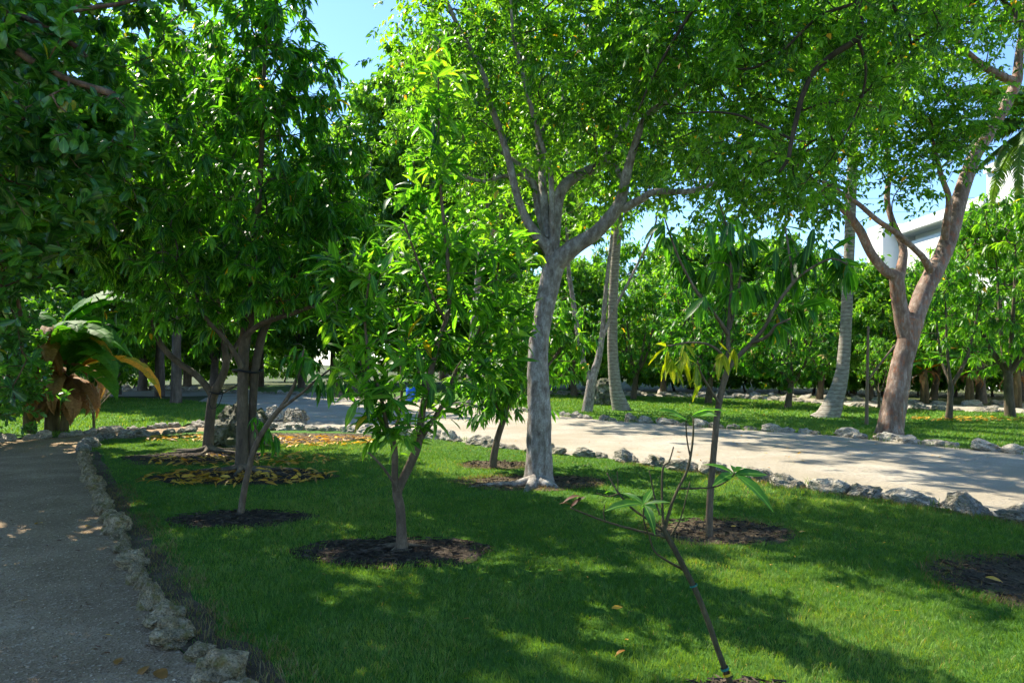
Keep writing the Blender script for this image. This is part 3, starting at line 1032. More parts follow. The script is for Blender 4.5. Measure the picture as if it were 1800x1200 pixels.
class Tree:
    """trunk traced as limbs, crown tips joined to them by grown twigs"""

    def __init__(self, name, base, label, cat='tree', group=None):
        self.base = Vector(base)
        self.root = tag(empty(name, base), label, cat, group)
        self.pos, self.par, self.rad, self.traced = [], [], [], []
        self.tv = []
        self.tips = []
        self.seed = random.random() * 50

    def limb(self, pts, rads, sides=12, lump=0.06, sub=5):
        V, Fc, dp, dr = sweep(pts, rads, sides, lump, self.seed, sub)
        self.tv.append((V, Fc, np.zeros(len(V))))
        start = None
        if self.pos:
            A = np.array(self.pos)
            start = int(np.argmin(np.linalg.norm(A - np.array(dp[0]), axis=1)))
        last = start
        for p, r in zip(dp, dr):
            self.pos.append(tuple(p))
            self.par.append(-1 if last is None else last)
            self.rad.append(r)
            self.traced.append(True)
            last = len(self.pos) - 1
        return last

    def px_limb(self, tr, Y, sides=12, lump=0.06, dY=0.0, sub=5):
        """limb from (x, y, radius) pixels at distance Y (dY added gradually towards its end)"""
        n = len(tr)
        pts, rads = [], []
        for i, t in enumerate(tr):
            yy = Y + dY * (i / max(n - 1, 1))
            pts.append(P(t[0], t[1], yy))
            rads.append(t[2] * 0.82 * yy / F)
        return self.limb(pts, rads, sides, lump, sub)

    def grow(self, tips, seg=0.28, lift=0.25, wob=0.04, twig=0.004, minlen=0.25, only_above=None):
        """join every tip to the nearest stem"""
        pos = [np.array(p) for p in self.pos]
        plen = [0.0] * len(pos)
        for i in range(len(pos)):
            if self.par[i] >= 0:
                plen[i] = plen[self.par[i]] + np.linalg.norm(pos[i] - pos[self.par[i]])
        cap = len(pos) + 60 * len(tips)
        A = np.zeros((cap, 3))
        A[:len(pos)] = np.array(pos)
        PL = np.zeros(cap)
        PL[:len(pos)] = plen
        ok = np.zeros(cap, dtype=bool)
        n = len(pos)
        ok[:n] = True
        if only_above is not None:
            ok[:n] = A[:n, 2] > only_above
            if not ok[:n].any():
                ok[:n] = True
        tips = np.array(tips)
        d0 = np.min(np.linalg.norm(tips[:, None, :] - A[None, :n][:, ok[:n]], axis=2), axis=1)
        ends, edirs = [], []
        for ti in np.argsort(d0):
            t = tips[ti]
            df = t - A[:n]
            dist = np.linalg.norm(df, axis=1)
            cost = dist + 0.22 * PL[:n] + 0.25 * np.maximum(0, -df[:, 2])
            cost[~ok[:n]] = 1e9
            b = int(np.argmin(cost))
            p0 = A[b]
            L = dist[b]
            if self.par[b] >= 0:
                pd = p0 - A[self.par[b]]
                pd = pd / (np.linalg.norm(pd) + 1e-9)
            else:
                pd = np.array([0, 0, 1.0])
            ctl = p0 + pd * L * 0.30 + (t - p0) * 0.25 + np.array([0, 0, lift * L * 0.4])
            k = max(2, int(math.ceil(L / seg)))
            last = b
            for j in range(1, k + 1):
                s = j / k
                q = (1 - s) ** 2 * p0 + 2 * s * (1 - s) * ctl + s * s * t
                if j < k:
                    q = q + RNG.normal(0, wob * min(1, L), 3)
                self.pos.append(tuple(q))
                self.par.append(last)
                self.rad.append(twig)
                self.traced.append(False)
                A[n] = q
                PL[n] = PL[last] + np.linalg.norm(q - A[last])
                ok[n] = True
                last = n
                n += 1
            ends.append(t)
            edirs.append(A[last] - A[self.par[last]] + np.array([0, 0, 0.05]))
        return np.array(ends), norm(np.array(edirs))

    def twig_mesh(self, taper=2.3):
        n = len(self.pos)
        acc = np.zeros(n)
        nchild = np.zeros(n)
        r = np.array(self.rad)
        for i in range(n - 1, -1, -1):
            if not self.traced[i]:
                ri = max(r[i], acc[i] ** (1 / taper)) if nchild[i] else r[i]
                r[i] = ri
                if self.par[i] >= 0:
                    acc[self.par[i]] += ri ** taper
                    nchild[self.par[i]] += 1
        idx = [i for i in range(n) if not self.traced[i] and self.par[i] >= 0]
        if not idx:
            return None
        A = np.array(self.pos)
        a = A[[self.par[i] for i in idx]]
        b = A[idx]
        rb = r[idx] * 0.95
        ra = np.minimum(r[[self.par[i] for i in idx]], rb * 1.35)
        d = norm(b - a)
        ref = np.where(np.abs(d[:, 2:3]) > 0.9, np.array([[1.0, 0, 0]]), np.array([[0, 0, 1.0]]))
        e1 = norm(np.cross(d, ref))
        e2 = np.cross(d, e1)
        S = 5
        V = np.empty((len(idx), 2 * S, 3))
        for s in range(S):
            q = math.cos(6.28319 * s / S) * e1 + math.sin(6.28319 * s / S) * e2
            V[:, s] = a - d * (ra * 0.3)[:, None] + q * ra[:, None]
            V[:, S + s] = b + q * rb[:, None]
        f = []
        for s in range(S):
            t = (s + 1) % S
            f += [(s, t, S + t), (s, S + t, S + s)]
        Fc = (np.array(f)[None] + (np.arange(len(idx)) * 2 * S)[:, None, None]).reshape(-1, 3)
        return V.reshape(-1, 3), Fc

    def finish(self, bark_m, twig_m='bark_twig'):
        b = np.array(self.base)
        if self.tv:
            V, Fc, T = merge(self.tv)
            self.trunk = link('trunk', tri_mesh('trunk', V - b, Fc), MATS[bark_m], self.root)
        tm = self.twig_mesh()
        if tm is not None:
            self.branches = tag(link('twigs', tri_mesh('twigs', tm[0] - b, tm[1]), MATS[twig_m], self.root), kind='stuff')
        return self

    def leaves(self, kind, lod, mat, data, n_obj=0, name='crown', keepf=None):
        pos, d, up, L, tint = data
        b = np.array(self.base)
        if keepf is not None:
            k = keepf(pos)
            pos, d, up, L, tint = pos[k], d[k], up[k], L[k], tint[k]
        sel = np.zeros(len(pos), dtype=bool)
        if n_obj:
            sx = 900 + pos[:, 0] / pos[:, 1] * F
            sy = HZ - (pos[:, 2] - EYE) / pos[:, 1] * F
            vis = (sx > 10) & (sx < 1790) & (sy > 10) & (sy < 1190)
            key = np.where(vis, pos[:, 1], 1e6)
            order = np.argsort(key)[:n_obj]
            sel[order[key[order] < 1e5]] = True
        rest = ~sel
        if rest.any():
            me = tri_mesh(name, *leaves_mesh(kind, lod, pos[rest] - b, d[rest], up[rest], L[rest], tint[rest]))
            o = tag(link(name, me, MATS[mat], self.root), kind='stuff')
        else:
            o = empty(name, (0, 0, 0))
            o.parent = self.root
        if n_obj:
            leaf_objects(kind, mat, o, pos[sel] - b, d[sel], up[sel], L[sel], tint[sel])
        return o


def ell_tips(specs, n, shell=0.55, seed=None):
    """points in a union of ellipsoids given as (x px, y px, distance, rx px, ry px, r depth m); shell pushes outward"""
    vol = np.array([s[3] * s[4] * s[5] for s in specs], dtype=float)
    vol = vol ** 0.8
    cnt = np.maximum(1, (n * vol / vol.sum()).astype(int))
    out = []
    for s, c in zip(specs, cnt):
        ce = np.array(P(s[0], s[1], s[2]))
        k = s[2] / F
        r = norm(RNG.normal(0, 1, (c, 3))) * (shell + (1 - shell) * RNG.random((c, 1)) ** 0.6)
        r *= 1 + 0.18 * RNG.normal(0, 1, (c, 1))
        out.append(ce + r * np.array([s[3] * k, s[5], s[4] * k]))
    return np.concatenate(out)


def spaced(tips, dmin):
    keep = []
    for t in tips:
        if all(np.linalg.norm(t - tips[k]) > dmin for k in keep):
            keep.append(len(keep) if False else int(np.where((tips == t).all(1))[0][0]))
    return tips[keep]


# ------------------------------------------------------------------ central gumbo limbo
YC = 9.1
t = Tree('gumbo_limbo_tree', G(945, 851), 'large forked tree with smooth grey bark in the centre of the lawn')
t.px_limb([(950, 872, 46), (948, 856, 38), (947, 835, 32), (948, 790, 28), (949, 735, 25.5), (947, 690, 24.5), (946, 640, 22.5), (948, 595, 21), (955, 555, 20), (964, 510, 21), (971, 478, 23), (976, 455, 24)], YC, 32, 0.10, sub=9)
t.px_limb([(974, 470, 20), (990, 450, 20), (1012, 432, 17.5), (1044, 412, 15.5), (1068, 387, 15), (1088, 360, 13), (1097, 332, 11.5), (1101, 308, 11), (1114, 262, 8.5), (1136, 205, 7), (1180, 172, 5.5), (1230, 120, 4.5), (1270, 40, 3.5)], YC, 18, 0.07, -0.9)
t.px_limb([(1096, 368, 9.5), (1112, 358, 9.5), (1128, 350, 8.5), (1152, 337, 7), (1212, 336, 5.5), (1260, 320, 4)], YC - 0.35, 12, 0.06, -0.6)
t.px_limb([(972, 450, 13), (976, 405, 12), (980, 365, 11.5), (984, 340, 12), (1000, 319, 12), (1028, 303, 11), (1054, 292, 10), (1068, 274, 9), (1080, 240, 7.5), (1108, 205, 6), (1130, 130, 5), (1140, 40, 4), (1150, -60, 3)], YC, 16, 0.08, 0.7)
t.px_limb([(972, 448, 12), (972, 410, 7.5), (970, 360, 6), (968, 308, 5.6), (956, 266, 5.4), (940, 212, 5.2), (924, 152, 4.8), (908, 88, 4), (900, 40, 3.2), (896, -60, 2.4)], YC, 12, 0.05, -0.5)
t.px_limb([(974, 452, 16), (962, 432, 13), (944, 414, 11.5), (924, 383, 9.5), (908, 340, 8.5), (896, 288, 7.8), (880, 232, 7.3), (864, 188, 6.8), (850, 132, 5.6), (818, 70, 4.8), (786, 5, 4), (760, -80, 3)], YC, 14, 0.06, -0.3)
t.px_limb([(966, 430, 10), (956, 400, 9), (946, 370, 7.5), (940, 328, 7), (928, 304, 5.5), (902, 281, 4.5), (870, 262, 3.5)], YC, 10, 0.06, 0.6)
t.px_limb([(940, 332, 5.5), (926, 312, 5.2), (908, 306, 5), (872, 313, 4.5), (848, 319, 4), (800, 305, 3)], YC + 0.35, 10, 0.05, 0.2)
t.px_limb([(964, 420, 11), (955, 340, 9.5), (952, 296, 8.5), (944, 230, 7), (936, 168, 6.4), (920, 104, 6), (911, 66, 4.6), (905, -20, 3.4)], YC, 12, 0.07, 1.3)
t.px_limb([(948, 240, 5.2), (962, 218, 5.2), (990, 181, 5), (988, 160, 3.4), (996, 116, 2.9), (1020, 84, 2.4), (1040, 10, 2)], YC + 0.6, 10, 0.06, 0.5)
t.px_limb([(1068, 276, 8), (1090, 305, 8), (1102, 318, 9)], YC + 0.25, 10, 0.08, -0.7)
# surface roots
t.limb([G(940, 855, 0.08), G(905, 857, 0.05), G(870, 857, 0.045), G(822, 858, 0.01)], [0.09, 0.045, 0.03, 0.012], 8, 0.2)
t.limb([G(955, 856, 0.06), G(978, 861, 0.0), G(992, 863, -0.04)], [0.10, 0.05, 0.03], 8, 0.15)
t.limb([G(938, 857, 0.06), G(926, 864, 0.0), G(918, 868, -0.04)], [0.09, 0.05, 0.03], 8, 0.15)
tips = ell_tips([(850, 130, 9.2, 150, 140, 1.6), (760, 70, 9.4, 90, 110, 1.2), (1020, 150, 9.0, 160, 150, 1.7), (1160, 210, 8.5, 130, 120, 1.4), (930, -90, 9.2, 260, 160, 2.0), (1150, -40, 8.6, 170, 150, 1.6), (1210, 320, 8.6, 80, 60, 0.7), (880, 330, 9.9, 110, 120, 0.8), (1050, 330, 10.6, 110, 90, 0.7), (940, -260, 9.2, 220, 130, 1.8), (1120, 290, 9.6, 100, 60, 0.8), (1260, 300, 8.4, 80, 60, 0.7)], 690, 0.35)
tips = tips[~((np.abs(tips[:, 0] - P(610, 30, 9.2).x) < 0.6) & (tips[:, 2] > 4))]
e, ed = t.grow(tips, 0.3, 0.2, 0.05, 0.004, only_above=3.0)
t.finish('bark_gumbo_grey')
t.leaves('gumbo', 1, 'leaf_gumbo', cluster('pinnate', e, ed, 42, 0.075, 0.125))

# ------------------------------------------------------------------ right gumbo limbo
YR = 15.4
t = Tree('gumbo_limbo_tree', G(1563, 765), 'coppery peeling forked tree leaning right beside the far road edge')
t.px_limb([(1560, 778, 36), (1563, 763, 29), (1568, 735, 25), (1576, 690, 22.5), (1586, 640, 20.5), (1594, 605, 21), (1598, 578, 23), (1600, 560, 22)], YR, 32, 0.12, sub=9)
t.px_limb([(1592, 590, 18), (1584, 548, 15), (1580, 525, 14.5), (1577, 500, 15), (1572, 484, 13), (1556, 476, 10), (1531, 445, 9.3), (1512, 406, 9), (1487, 372, 8.2), (1466, 352, 7), (1436, 325, 6), (1390, 280, 5), (1340, 220, 4)], YR, 16, 0.07, -0.6)
t.px_limb([(1577, 500, 13), (1586, 462, 9.5), (1587, 432, 7.6), (1571, 395, 6.4), (1560, 357, 6), (1561, 325, 5.4), (1565, 295, 4.6), (1550, 220, 4), (1540, 120, 3)], YR, 12, 0.06, 0.8)
t.px_limb([(1602, 575, 21), (1614, 541, 18.5), (1625, 511, 18), (1640, 481, 18), (1659, 444, 17), (1674, 399, 16.5), (1687, 350, 15.5), (1709, 284, 13.5), (1735, 240, 12), (1766, 190, 11), (1787, 140, 11), (1792, 95, 8), (1800, 30, 6), (1810, -60, 4)], YR, 18, 0.08, 0.6)
t.px_limb([(1660, 420, 8), (1663, 395, 8), (1668, 350, 6), (1655, 310, 5), (1640, 250, 4)], YR - 0.15, 10, 0.06, -0.6)
t.px_limb([(1636, 476, 9), (1624, 455, 7), (1610, 440, 6.4), (1576, 410, 6), (1542, 387, 5.6), (1512, 361, 5), (1490, 346, 4.6), (1445, 318, 4)], YR - 0.3, 10, 0.05, -1.2)
t.px_limb([(1787, 143, 9), (1768, 138, 8.5), (1732, 119, 7.5), (1702, 95, 6.6), (1680, 72, 6), (1640, 20, 4.6), (1600, -60, 3.5)], YR + 0.5, 12, 0.06, -1.0)
tips = ell_tips([(1560, 200, 15.0, 150, 110, 2.4), (1420, 210, 14.6, 140, 110, 2.2), (1640, 230, 14.6, 90, 70, 1.4), (1560, 40, 15.0, 200, 110, 2.6), (1720, 20, 15.6, 110, 90, 2.0), (1380, 60, 14.4, 170, 110, 2.4), (1600, 320, 14.4, 60, 55, 0.8), (1650, 225, 14.6, 60, 45, 1.0), (1550, -160, 15, 280, 110, 3), (1290, 250, 14, 90, 110, 1.6), (1190, 130, 13.4, 150, 120, 1.8), (1080, 60, 13.6, 120, 110, 1.5), (1420, 330, 14.2, 80, 55, 1.0), (1330, 360, 14.0, 60, 45, 0.8)], 1100, 0.35)
e, ed = t.grow(tips, 0.4, 0.2, 0.06, 0.006, only_above=4.0)
t.finish('bark_gumbo_red')
t.leaves('gumbo', 1, 'leaf_gumbo', cluster('pinnate', e, ed, 42, 0.105, 0.165))

# ------------------------------------------------------------------ overhead tree whose trunk stands right of the frame
t = Tree('overhanging_tree', G(1890, 1030), 'dark small leaved branches hanging into the top right from a trunk out of frame')
tb = t.base
t.limb([tb + Vector((0, 0, -0.1)), tb + Vector((0.1, 0.0, 0.8)), tb + Vector((0.35, 0.1, 1.8)), tb + Vector((0.7, 0.4, 3.0)), tb + Vector((0.9, 0.8, 4.4)), tb + Vector((0.5, 1.2, 5.5))], [0.17, 0.13, 0.12, 0.11, 0.10, 0.07], 14, 0.08)
t.px_limb([(1790, -170, 16), (1690, -150, 13), (1600, -110, 12), (1530, -70, 9), (1509, 0, 7.5), (1512, 55, 7.5), (1500, 74, 7), (1462, 98, 6.6), (1430, 128, 6.2), (1411, 168, 6), (1400, 210, 5.6), (1391, 250, 5), (1385, 280, 4.5), (1370, 302, 3)], 6.2, 10, 0.10, 0.3)
t.px_limb([(1509, 5, 4), (1440, 30, 3.4), (1380, 85, 3.2), (1330, 118, 2.8), (1290, 122, 2.2), (1270, 130, 1.6)], 6.3, 8, 0.08, 0.6)
t.px_limb([(1600, -110, 8), (1420, -120, 6), (1290, -70, 4.5), (1232, 0, 4), (1200, 45, 3.6), (1172, 92, 3.2), (1150, 130, 2.8), (1136, 161, 2.4), (1122, 195, 1.6)], 6.6, 8, 0.08, 0.6)
t.px_limb([(1290, -70, 3.6), (1278, 0, 3), (1300, 28, 2.8), (1328, 50, 2.6), (1383, 82, 2)], 6.7, 8, 0.06, 0.2)
t.px_limb([(1392, 245, 3), (1350, 225, 3), (1300, 203, 2.6), (1250, 197, 2.2), (1190, 200, 1.6)], 6.5, 8, 0.06, 0.5)
t.px_limb([(1509, 72, 4), (1522, 120, 3), (1515, 170, 2.4), (1500, 210, 2), (1480, 250, 1.4)], 6.3, 8, 0.06, 0.3)
t.px_limb([(1600, -110, 6), (1570, 0, 3.5), (1595, 50, 3), (1602, 90, 2.4), (1590, 120, 1.6)], 6.3, 8, 0.06, 0.3)
tips = ell_tips([(1250, 60, 7.2, 190, 110, 1.2), (1430, 120, 6.9, 170, 130, 1.1), (1320, 290, 7.0, 110, 70, 0.6), (1620, 40, 6.7, 150, 90, 1.0), (1500, -120, 6.4, 320, 110, 1.5), (1400, 330, 7.4, 70, 50, 0.4), (1120, 60, 7.6, 90, 120, 0.7), (1330, 330, 7.6, 110, 55, 0.5), (1290, 390, 7.8, 50, 40, 0.3), (1430, 340, 7.6, 60, 50, 0.4)], 520, 0.3)
e, ed = t.grow(tips, 0.2, 0.0, 0.05, 0.0028, only_above=3.2)
t.finish('bark_dark', 'bark_dark')
t.leaves('gumbo', 1, 'leaf_gumbo', cluster('pinnate', e, ed, 35, 0.06, 0.10))

# ------------------------------------------------------------------ the two older mango trees at left
YA = 10.1
t = Tree('mango_tree', G(425, 831), 'big dense mango tree with a double trunk on the left lawn')
t.px_limb([(425, 840, 22), (425, 826, 16), (425, 790, 13), (426, 733, 11.6), (427, 660, 11.2), (430, 600, 11.5), (436, 568, 12), (441, 520, 8), (447, 440, 7), (455, 350, 6), (460, 250, 5), (465, 120, 4), (468, 30, 3)], YA, 14, 0.06)
t.px_limb([(444, 800, 8), (443, 760, 8), (445, 700, 8.4), (449, 650, 8.6), (457, 604, 9), (466, 575, 8.5), (490, 530, 6.5), (520, 480, 5.4), (560, 400, 4.5), (590, 300, 3.4)], YA + 0.12, 12, 0.06)
t.px_limb([(432, 590, 6.5), (458, 570, 6), (485, 560, 5.5), (522, 548, 5), (570, 530, 3.5), (610, 515, 2.5)], YA - 0.1, 10, 0.06, -0.4)
t.px_limb([(424, 645, 6.5), (412, 620, 5.6), (392, 592, 5.2), (362, 560, 5), (340, 515, 3.6), (310, 470, 3)], YA - 0.1, 10, 0.06, -0.6)
for a in range(7):
    an = a * 0.9 + 0.3
    d = Vector((math.cos(an), math.sin(an) * 0.6, 0))
    t.limb([t.base + Vector((0, 0, 0.10)), t.base + d * 0.28 + Vector((0, 0, 0.05)), t.base + d * (0.6 + 0.3 * random.random()) + Vector((0, 0, 0.03)), t.base + d * (0.95 + 0.2 * random.random()) + Vector((0.1, 0, 0.0))], [0.07, 0.035, 0.025, 0.01], 7, 0.2)
tips = ell_tips([(440, 330, 10.1, 175, 190, 1.7), (450, 110, 10.2, 115, 130, 1.2), (570, 330, 10.2, 85, 140, 0.9), (470, -20, 10.2, 80, 90, 0.8), (330, 480, 9.7, 110, 90, 0.9), (500, 470, 9.6, 120, 90, 0.9), (600, 420, 10.2, 60, 110, 0.7), (560, 150, 10.4, 60, 90, 0.6)], 1150, 0.42)
e, ed = t.grow(tips, 0.3, 0.25, 0.05, 0.004, only_above=2.0)
t.finish('bark_mango')
t.leaves('mango', 1, 'leaf_mango', cluster('whorl', e, ed, 14, 0.16, 0.26), n_obj=280)

YB = 12.4
t = Tree('mango_tree', G(366, 796), 'dark spreading mango tree forking low in front of the boulder')
t.px_limb([(364, 806, 18), (365, 793, 12), (368, 750, 10.4), (372, 710, 10), (377, 690, 10), (388, 668, 8.5), (397, 640, 7.5), (394, 605, 6.5), (386, 560, 5.5), (380, 480, 4.5), (375, 380, 4), (370, 280, 3)], YB, 14, 0.06)
t.px_limb([(374, 694, 9), (360, 675, 7), (340, 655, 6.5), (312, 636, 6.2), (288, 612, 6), (272, 582, 5), (264, 545, 4.4), (250, 490, 3.5)], YB, 12, 0.06, -0.4)
t.px_limb([(392, 655, 6), (405, 625, 5), (425, 590, 4), (450, 540, 3)], YB, 10, 0.06, 0.5)
for a in range(6):
    an = a * 1.05 + 0.6
    d = Vector((math.cos(an), math.sin(an) * 0.6, 0))
    t.limb([t.base + Vector((0, 0, 0.10)), t.base + d * 0.25 + Vector((0, 0, 0.05)), t.base + d * (0.6 + 0.3 * random.random()) + Vector((0, 0, 0.03)), t.base + d * (0.95 + 0.2 * random.random()) + Vector((0.1, 0, 0.0))], [0.07, 0.035, 0.025, 0.01], 7, 0.2)
tips = ell_tips([(310, 430, 12.4, 120, 150, 1.8), (300, 230, 12.6, 110, 130, 1.5), (245, 480, 12.0, 60, 90, 1.0), (420, 430, 13.2, 110, 150, 1.2), (330, 100, 12.8, 100, 90, 1.3)], 900, 0.45)
e, ed = t.grow(tips, 0.3, 0.25, 0.05, 0.004, only_above=2.2)
t.finish('bark_mango')
t.leaves('mango', 1, 'leaf_mango', cluster('whorl', e, ed, 14, 0.17, 0.27))


def strap(label, pts, r, mat='strap_black'):
    V, Fc, a, b = sweep(pts, [r] * len(pts), 6, 0.0, 0, 3)
    o = link('tie_strap', tri_mesh('tie_strap', V - np.array(pts[0]), Fc), MATS[mat], loc=pts[0])
    return tag(o, label, 'strap')


def loop_pts(c, rx, ry, n=12, tilt=0.02):
    return [Vector((c.x + rx * math.cos(6.2832 * i / n), c.y + ry * math.sin(6.2832 * i / n), c.z + tilt * math.sin(12.566 * i / n))) for i in range(n + 1)]


cB, cA = P(381, 690, YB), P(437, 650, YA)
strap('black tie strap wound round the fork of the low spreading mango', loop_pts(cB, 0.13, 0.13) + [P(405, 683, YB - 0.9), P(418, 676, YA + 0.2)], 0.014)
strap('black tie strap round both stems of the double trunked mango', loop_pts(P(435, 652, YA), 0.21, 0.16), 0.017)
strap('loose black strap end hanging off the low mango fork', [P(372, 690, YB - 0.15), P(368, 705, YB - 0.16), P(372, 718, YB - 0.14), P(384, 712, YB - 0.13), P(392, 690, YB - 0.12)], 0.008)

# ------------------------------------------------------------------ young mango in the middle
YM = 5.8
t = Tree('young_mango_tree', G(706, 968), 'slender young mango with upright light green crown in the middle foreground')
t.px_limb([(707, 978, 19), (706, 966, 14), (706, 945, 11.5), (705, 920, 10.5), (703, 890, 10.2), (698, 866, 10.8), (706, 846, 9.5), (724, 809, 9.2), (735, 778, 9), (743, 718, 7.5), (754, 670, 6.6), (762, 633, 6.2), (773, 593, 5.8), (785, 560, 5.4), (790, 520, 5), (786, 440, 4.2), (778, 370, 3.6), (772, 300, 3), (771, 200, 2.3), (771, 80, 1.2)], YM, 12, 0.05)
t.px_limb([(697, 868, 8.5), (694, 839, 7.2), (694, 800, 7), (690, 773, 6.6), (681, 755, 5), (672, 707, 4.2), (654, 644, 3.4), (642, 570, 2.8), (650, 480, 2)], YM, 10, 0.05, -0.3)
t.px_limb([(736, 778, 7), (746, 760, 6), (765, 732, 5.2), (784, 700, 4.6), (800, 655, 4), (818, 626, 3.6), (842, 580, 3.2), (866, 520, 2.6), (880, 440, 1.8)], YM, 10, 0.05, 0.3)
t.px_limb([(690, 775, 5), (700, 735, 3.6), (706, 690, 3), (704, 620, 2.4), (700, 540, 2)], YM, 8, 0.05, 0.5)
t.px_limb([(698, 862, 3.5), (688, 842, 3), (668, 815, 2.6), (648, 795, 2)], YM - 0.05, 8, 0.05, -0.2)
t.px_limb([(784, 565, 4), (760, 520, 3), (735, 460, 2.6), (710, 390, 2)], YM, 8, 0.05, -0.5)
for a in (0.2, 2.6, 3.4, 4.4):
    d = Vector((math.cos(a), math.sin(a) * 0.7, 0))
    t.limb([t.base + Vector((0, 0, 0.06)), t.base + d * 0.12 + Vector((0, 0, 0.04)), t.base + d * 0.36 + Vector((0, 0, 0.012))], [0.035, 0.02, 0.008], 6, 0.2)
tips = ell_tips([(745, 440, 5.8, 150, 120, 0.55), (640, 520, 5.7, 85, 110, 0.4), (860, 470, 5.9, 90, 120, 0.45), (780, 250, 5.8, 85, 130, 0.4), (775, 130, 5.8, 60, 70, 0.25), (720, 640, 5.7, 110, 90, 0.5), (640, 770, 5.65, 28, 40, 0.15), (670, 700, 5.6, 60, 60, 0.3), (850, 610, 5.9, 70, 60, 0.3), (720, 740, 5.6, 60, 40, 0.3), (590, 480, 5.6, 50, 70, 0.3), (600, 600, 5.7, 50, 70, 0.3), (900, 540, 5.9, 60, 80, 0.35)], 275, 0.22)
e, ed = t.grow(tips, 0.16, 0.45, 0.03, 0.0028, only_above=1.0)
t.finish('bark_young', 'bark_young')
t.leaves('mango', 2, 'leaf_mango_young', cluster('perky', e, ed, 9, 0.14, 0.245), n_obj=300)

# ------------------------------------------------------------------ young mango behind the central trunk
t = Tree('young_mango_tree', G(866, 826), 'small bushy mango leaning behind the grey central trunk')
t.px_limb([(865, 834, 12), (866, 822, 9), (869, 795, 8), (876, 765, 7), (886, 735, 6.5), (892, 710, 6), (900, 670, 5), (905, 620, 4), (910, 580, 3)], 10.4, 10, 0.06)
t.px_limb([(886, 735, 5), (870, 705, 4), (856, 675, 3)], 10.4, 8, 0.06)
t.px_limb([(892, 712, 5), (925, 680, 4), (965, 640, 3), (1000, 590, 2.4)], 10.4, 8, 0.06, 0.5)
tips = ell_tips([(880, 640, 10.5, 80, 90, 0.8), (985, 610, 10.9, 60, 95, 0.5), (920, 560, 10.6, 90, 60, 0.6), (860, 700, 10.3, 50, 45, 0.5)], 260, 0.3)
e, ed = t.grow(tips, 0.25, 0.3, 0.04, 0.004, only_above=1.1)
t.finish('bark_young', 'bark_young')
t.leaves('mango', 1, 'leaf_mango_young', cluster('whorl', e, ed, 12, 0.15, 0.24))

# ------------------------------------------------------------------ young mango on the right
YY = 6.2
t = Tree('young_mango_tree', G(1247, 951), 'thin young mango with long hanging leaves right of the central trunk')
t.px_limb([(1247, 960, 11), (1247, 948, 8.4), (1247, 900, 7.6), (1250, 850, 7.2), (1256, 780, 6.8), (1262, 720, 6.8), (1270, 680, 6.6), (1280, 645, 6.6), (1280, 620, 5), (1280, 584, 4.2)], YY, 12, 0.05)
t.px_limb([(1280, 588, 5), (1262, 560, 4), (1238, 530, 3.6), (1217, 500, 3), (1190, 446, 2.4), (1169, 386, 1.6)], YY, 8, 0.05, -0.3)
t.px_limb([(1280, 588, 4.4), (1283, 536, 3.6), (1286, 485, 3), (1280, 410, 2), (1262, 350, 1.4)], YY, 8, 0.05, 0.1)
t.px_limb([(1282, 580, 4), (1295, 527, 3.4), (1301, 488, 2.6), (1308, 440, 1.8)], YY, 8, 0.05, 0.4)
t.px_limb([(1280, 648, 5.4), (1298, 626, 5), (1322, 602, 4.6), (1346, 572, 4), (1361, 542, 4), (1394, 497, 3.4), (1418, 476, 2.8), (1460, 455, 2.2), (1490, 465, 1.6)], YY, 10, 0.05, -0.3)
t.px_limb([(1322, 602, 4.4), (1340, 596, 4), (1354, 586, 3.6), (1364, 572, 2.6), (1390, 560, 2)], YY - 0.1, 8, 0.05, -0.3)
t.px_limb([(1394, 497, 3), (1388, 450, 2.4), (1380, 400, 1.6)], YY - 0.2, 8, 0.05, 0.2)
t.px_limb([(1278, 650, 4), (1268, 622, 3.4), (1244, 605, 2.8), (1211, 602, 2), (1175, 608, 1.4)], YY - 0.03, 8, 0.05, -0.3)
t.px_limb([(1264, 708, 3), (1246, 680, 2.6), (1232, 655, 2.2), (1226, 635, 1.6)], YY - 0.03, 8, 0.05, -0.25)
CL = [(1165, 380), (1190, 440), (1215, 490), (1240, 520), (1185, 410), (1285, 480), (1275, 410), (1262, 348), (1300, 440), (1310, 495), (1380, 398), (1362, 440), (1400, 430), (1395, 485), (1430, 400), (1452, 420), (1462, 455), (1490, 462), (1370, 545), (1392, 570), (1350, 565), (1440, 500), (1420, 535), (1232, 470), (1262, 545), (1335, 500), (1205, 455), (1250, 440), (1320, 420), (1415, 455), (1375, 480), (1345, 470), (1470, 440), (1300, 380), (1240, 380)]
tips = np.array([P(x, y, YY + RNG.uniform(-0.35, 0.35)) for x, y in CL])
e, ed = t.grow(tips, 0.12, 0.3, 0.015, 0.0026, only_above=1.75)
YT = np.array([P(x, y, YY - 0.28) for x, y in [(1170, 607), (1205, 601), (1222, 640), (1292, 612)]])
e2, ed2 = t.grow(YT, 0.12, 0.2, 0.01, 0.0022)
t.finish('bark_young', 'bark_young')
cr = t.leaves('mango', 2, 'leaf_mango', cluster('hang', e, ed, 10, 0.19, 0.30), n_obj=300)
p_, d_, u_, L_, ti_ = cluster('hang', e2, ed2, 9, 0.14, 0.24)
leaf_objects('mango', 'leaf_yellowing', cr, p_ - np.array(t.base), d_, u_, L_, ti_)

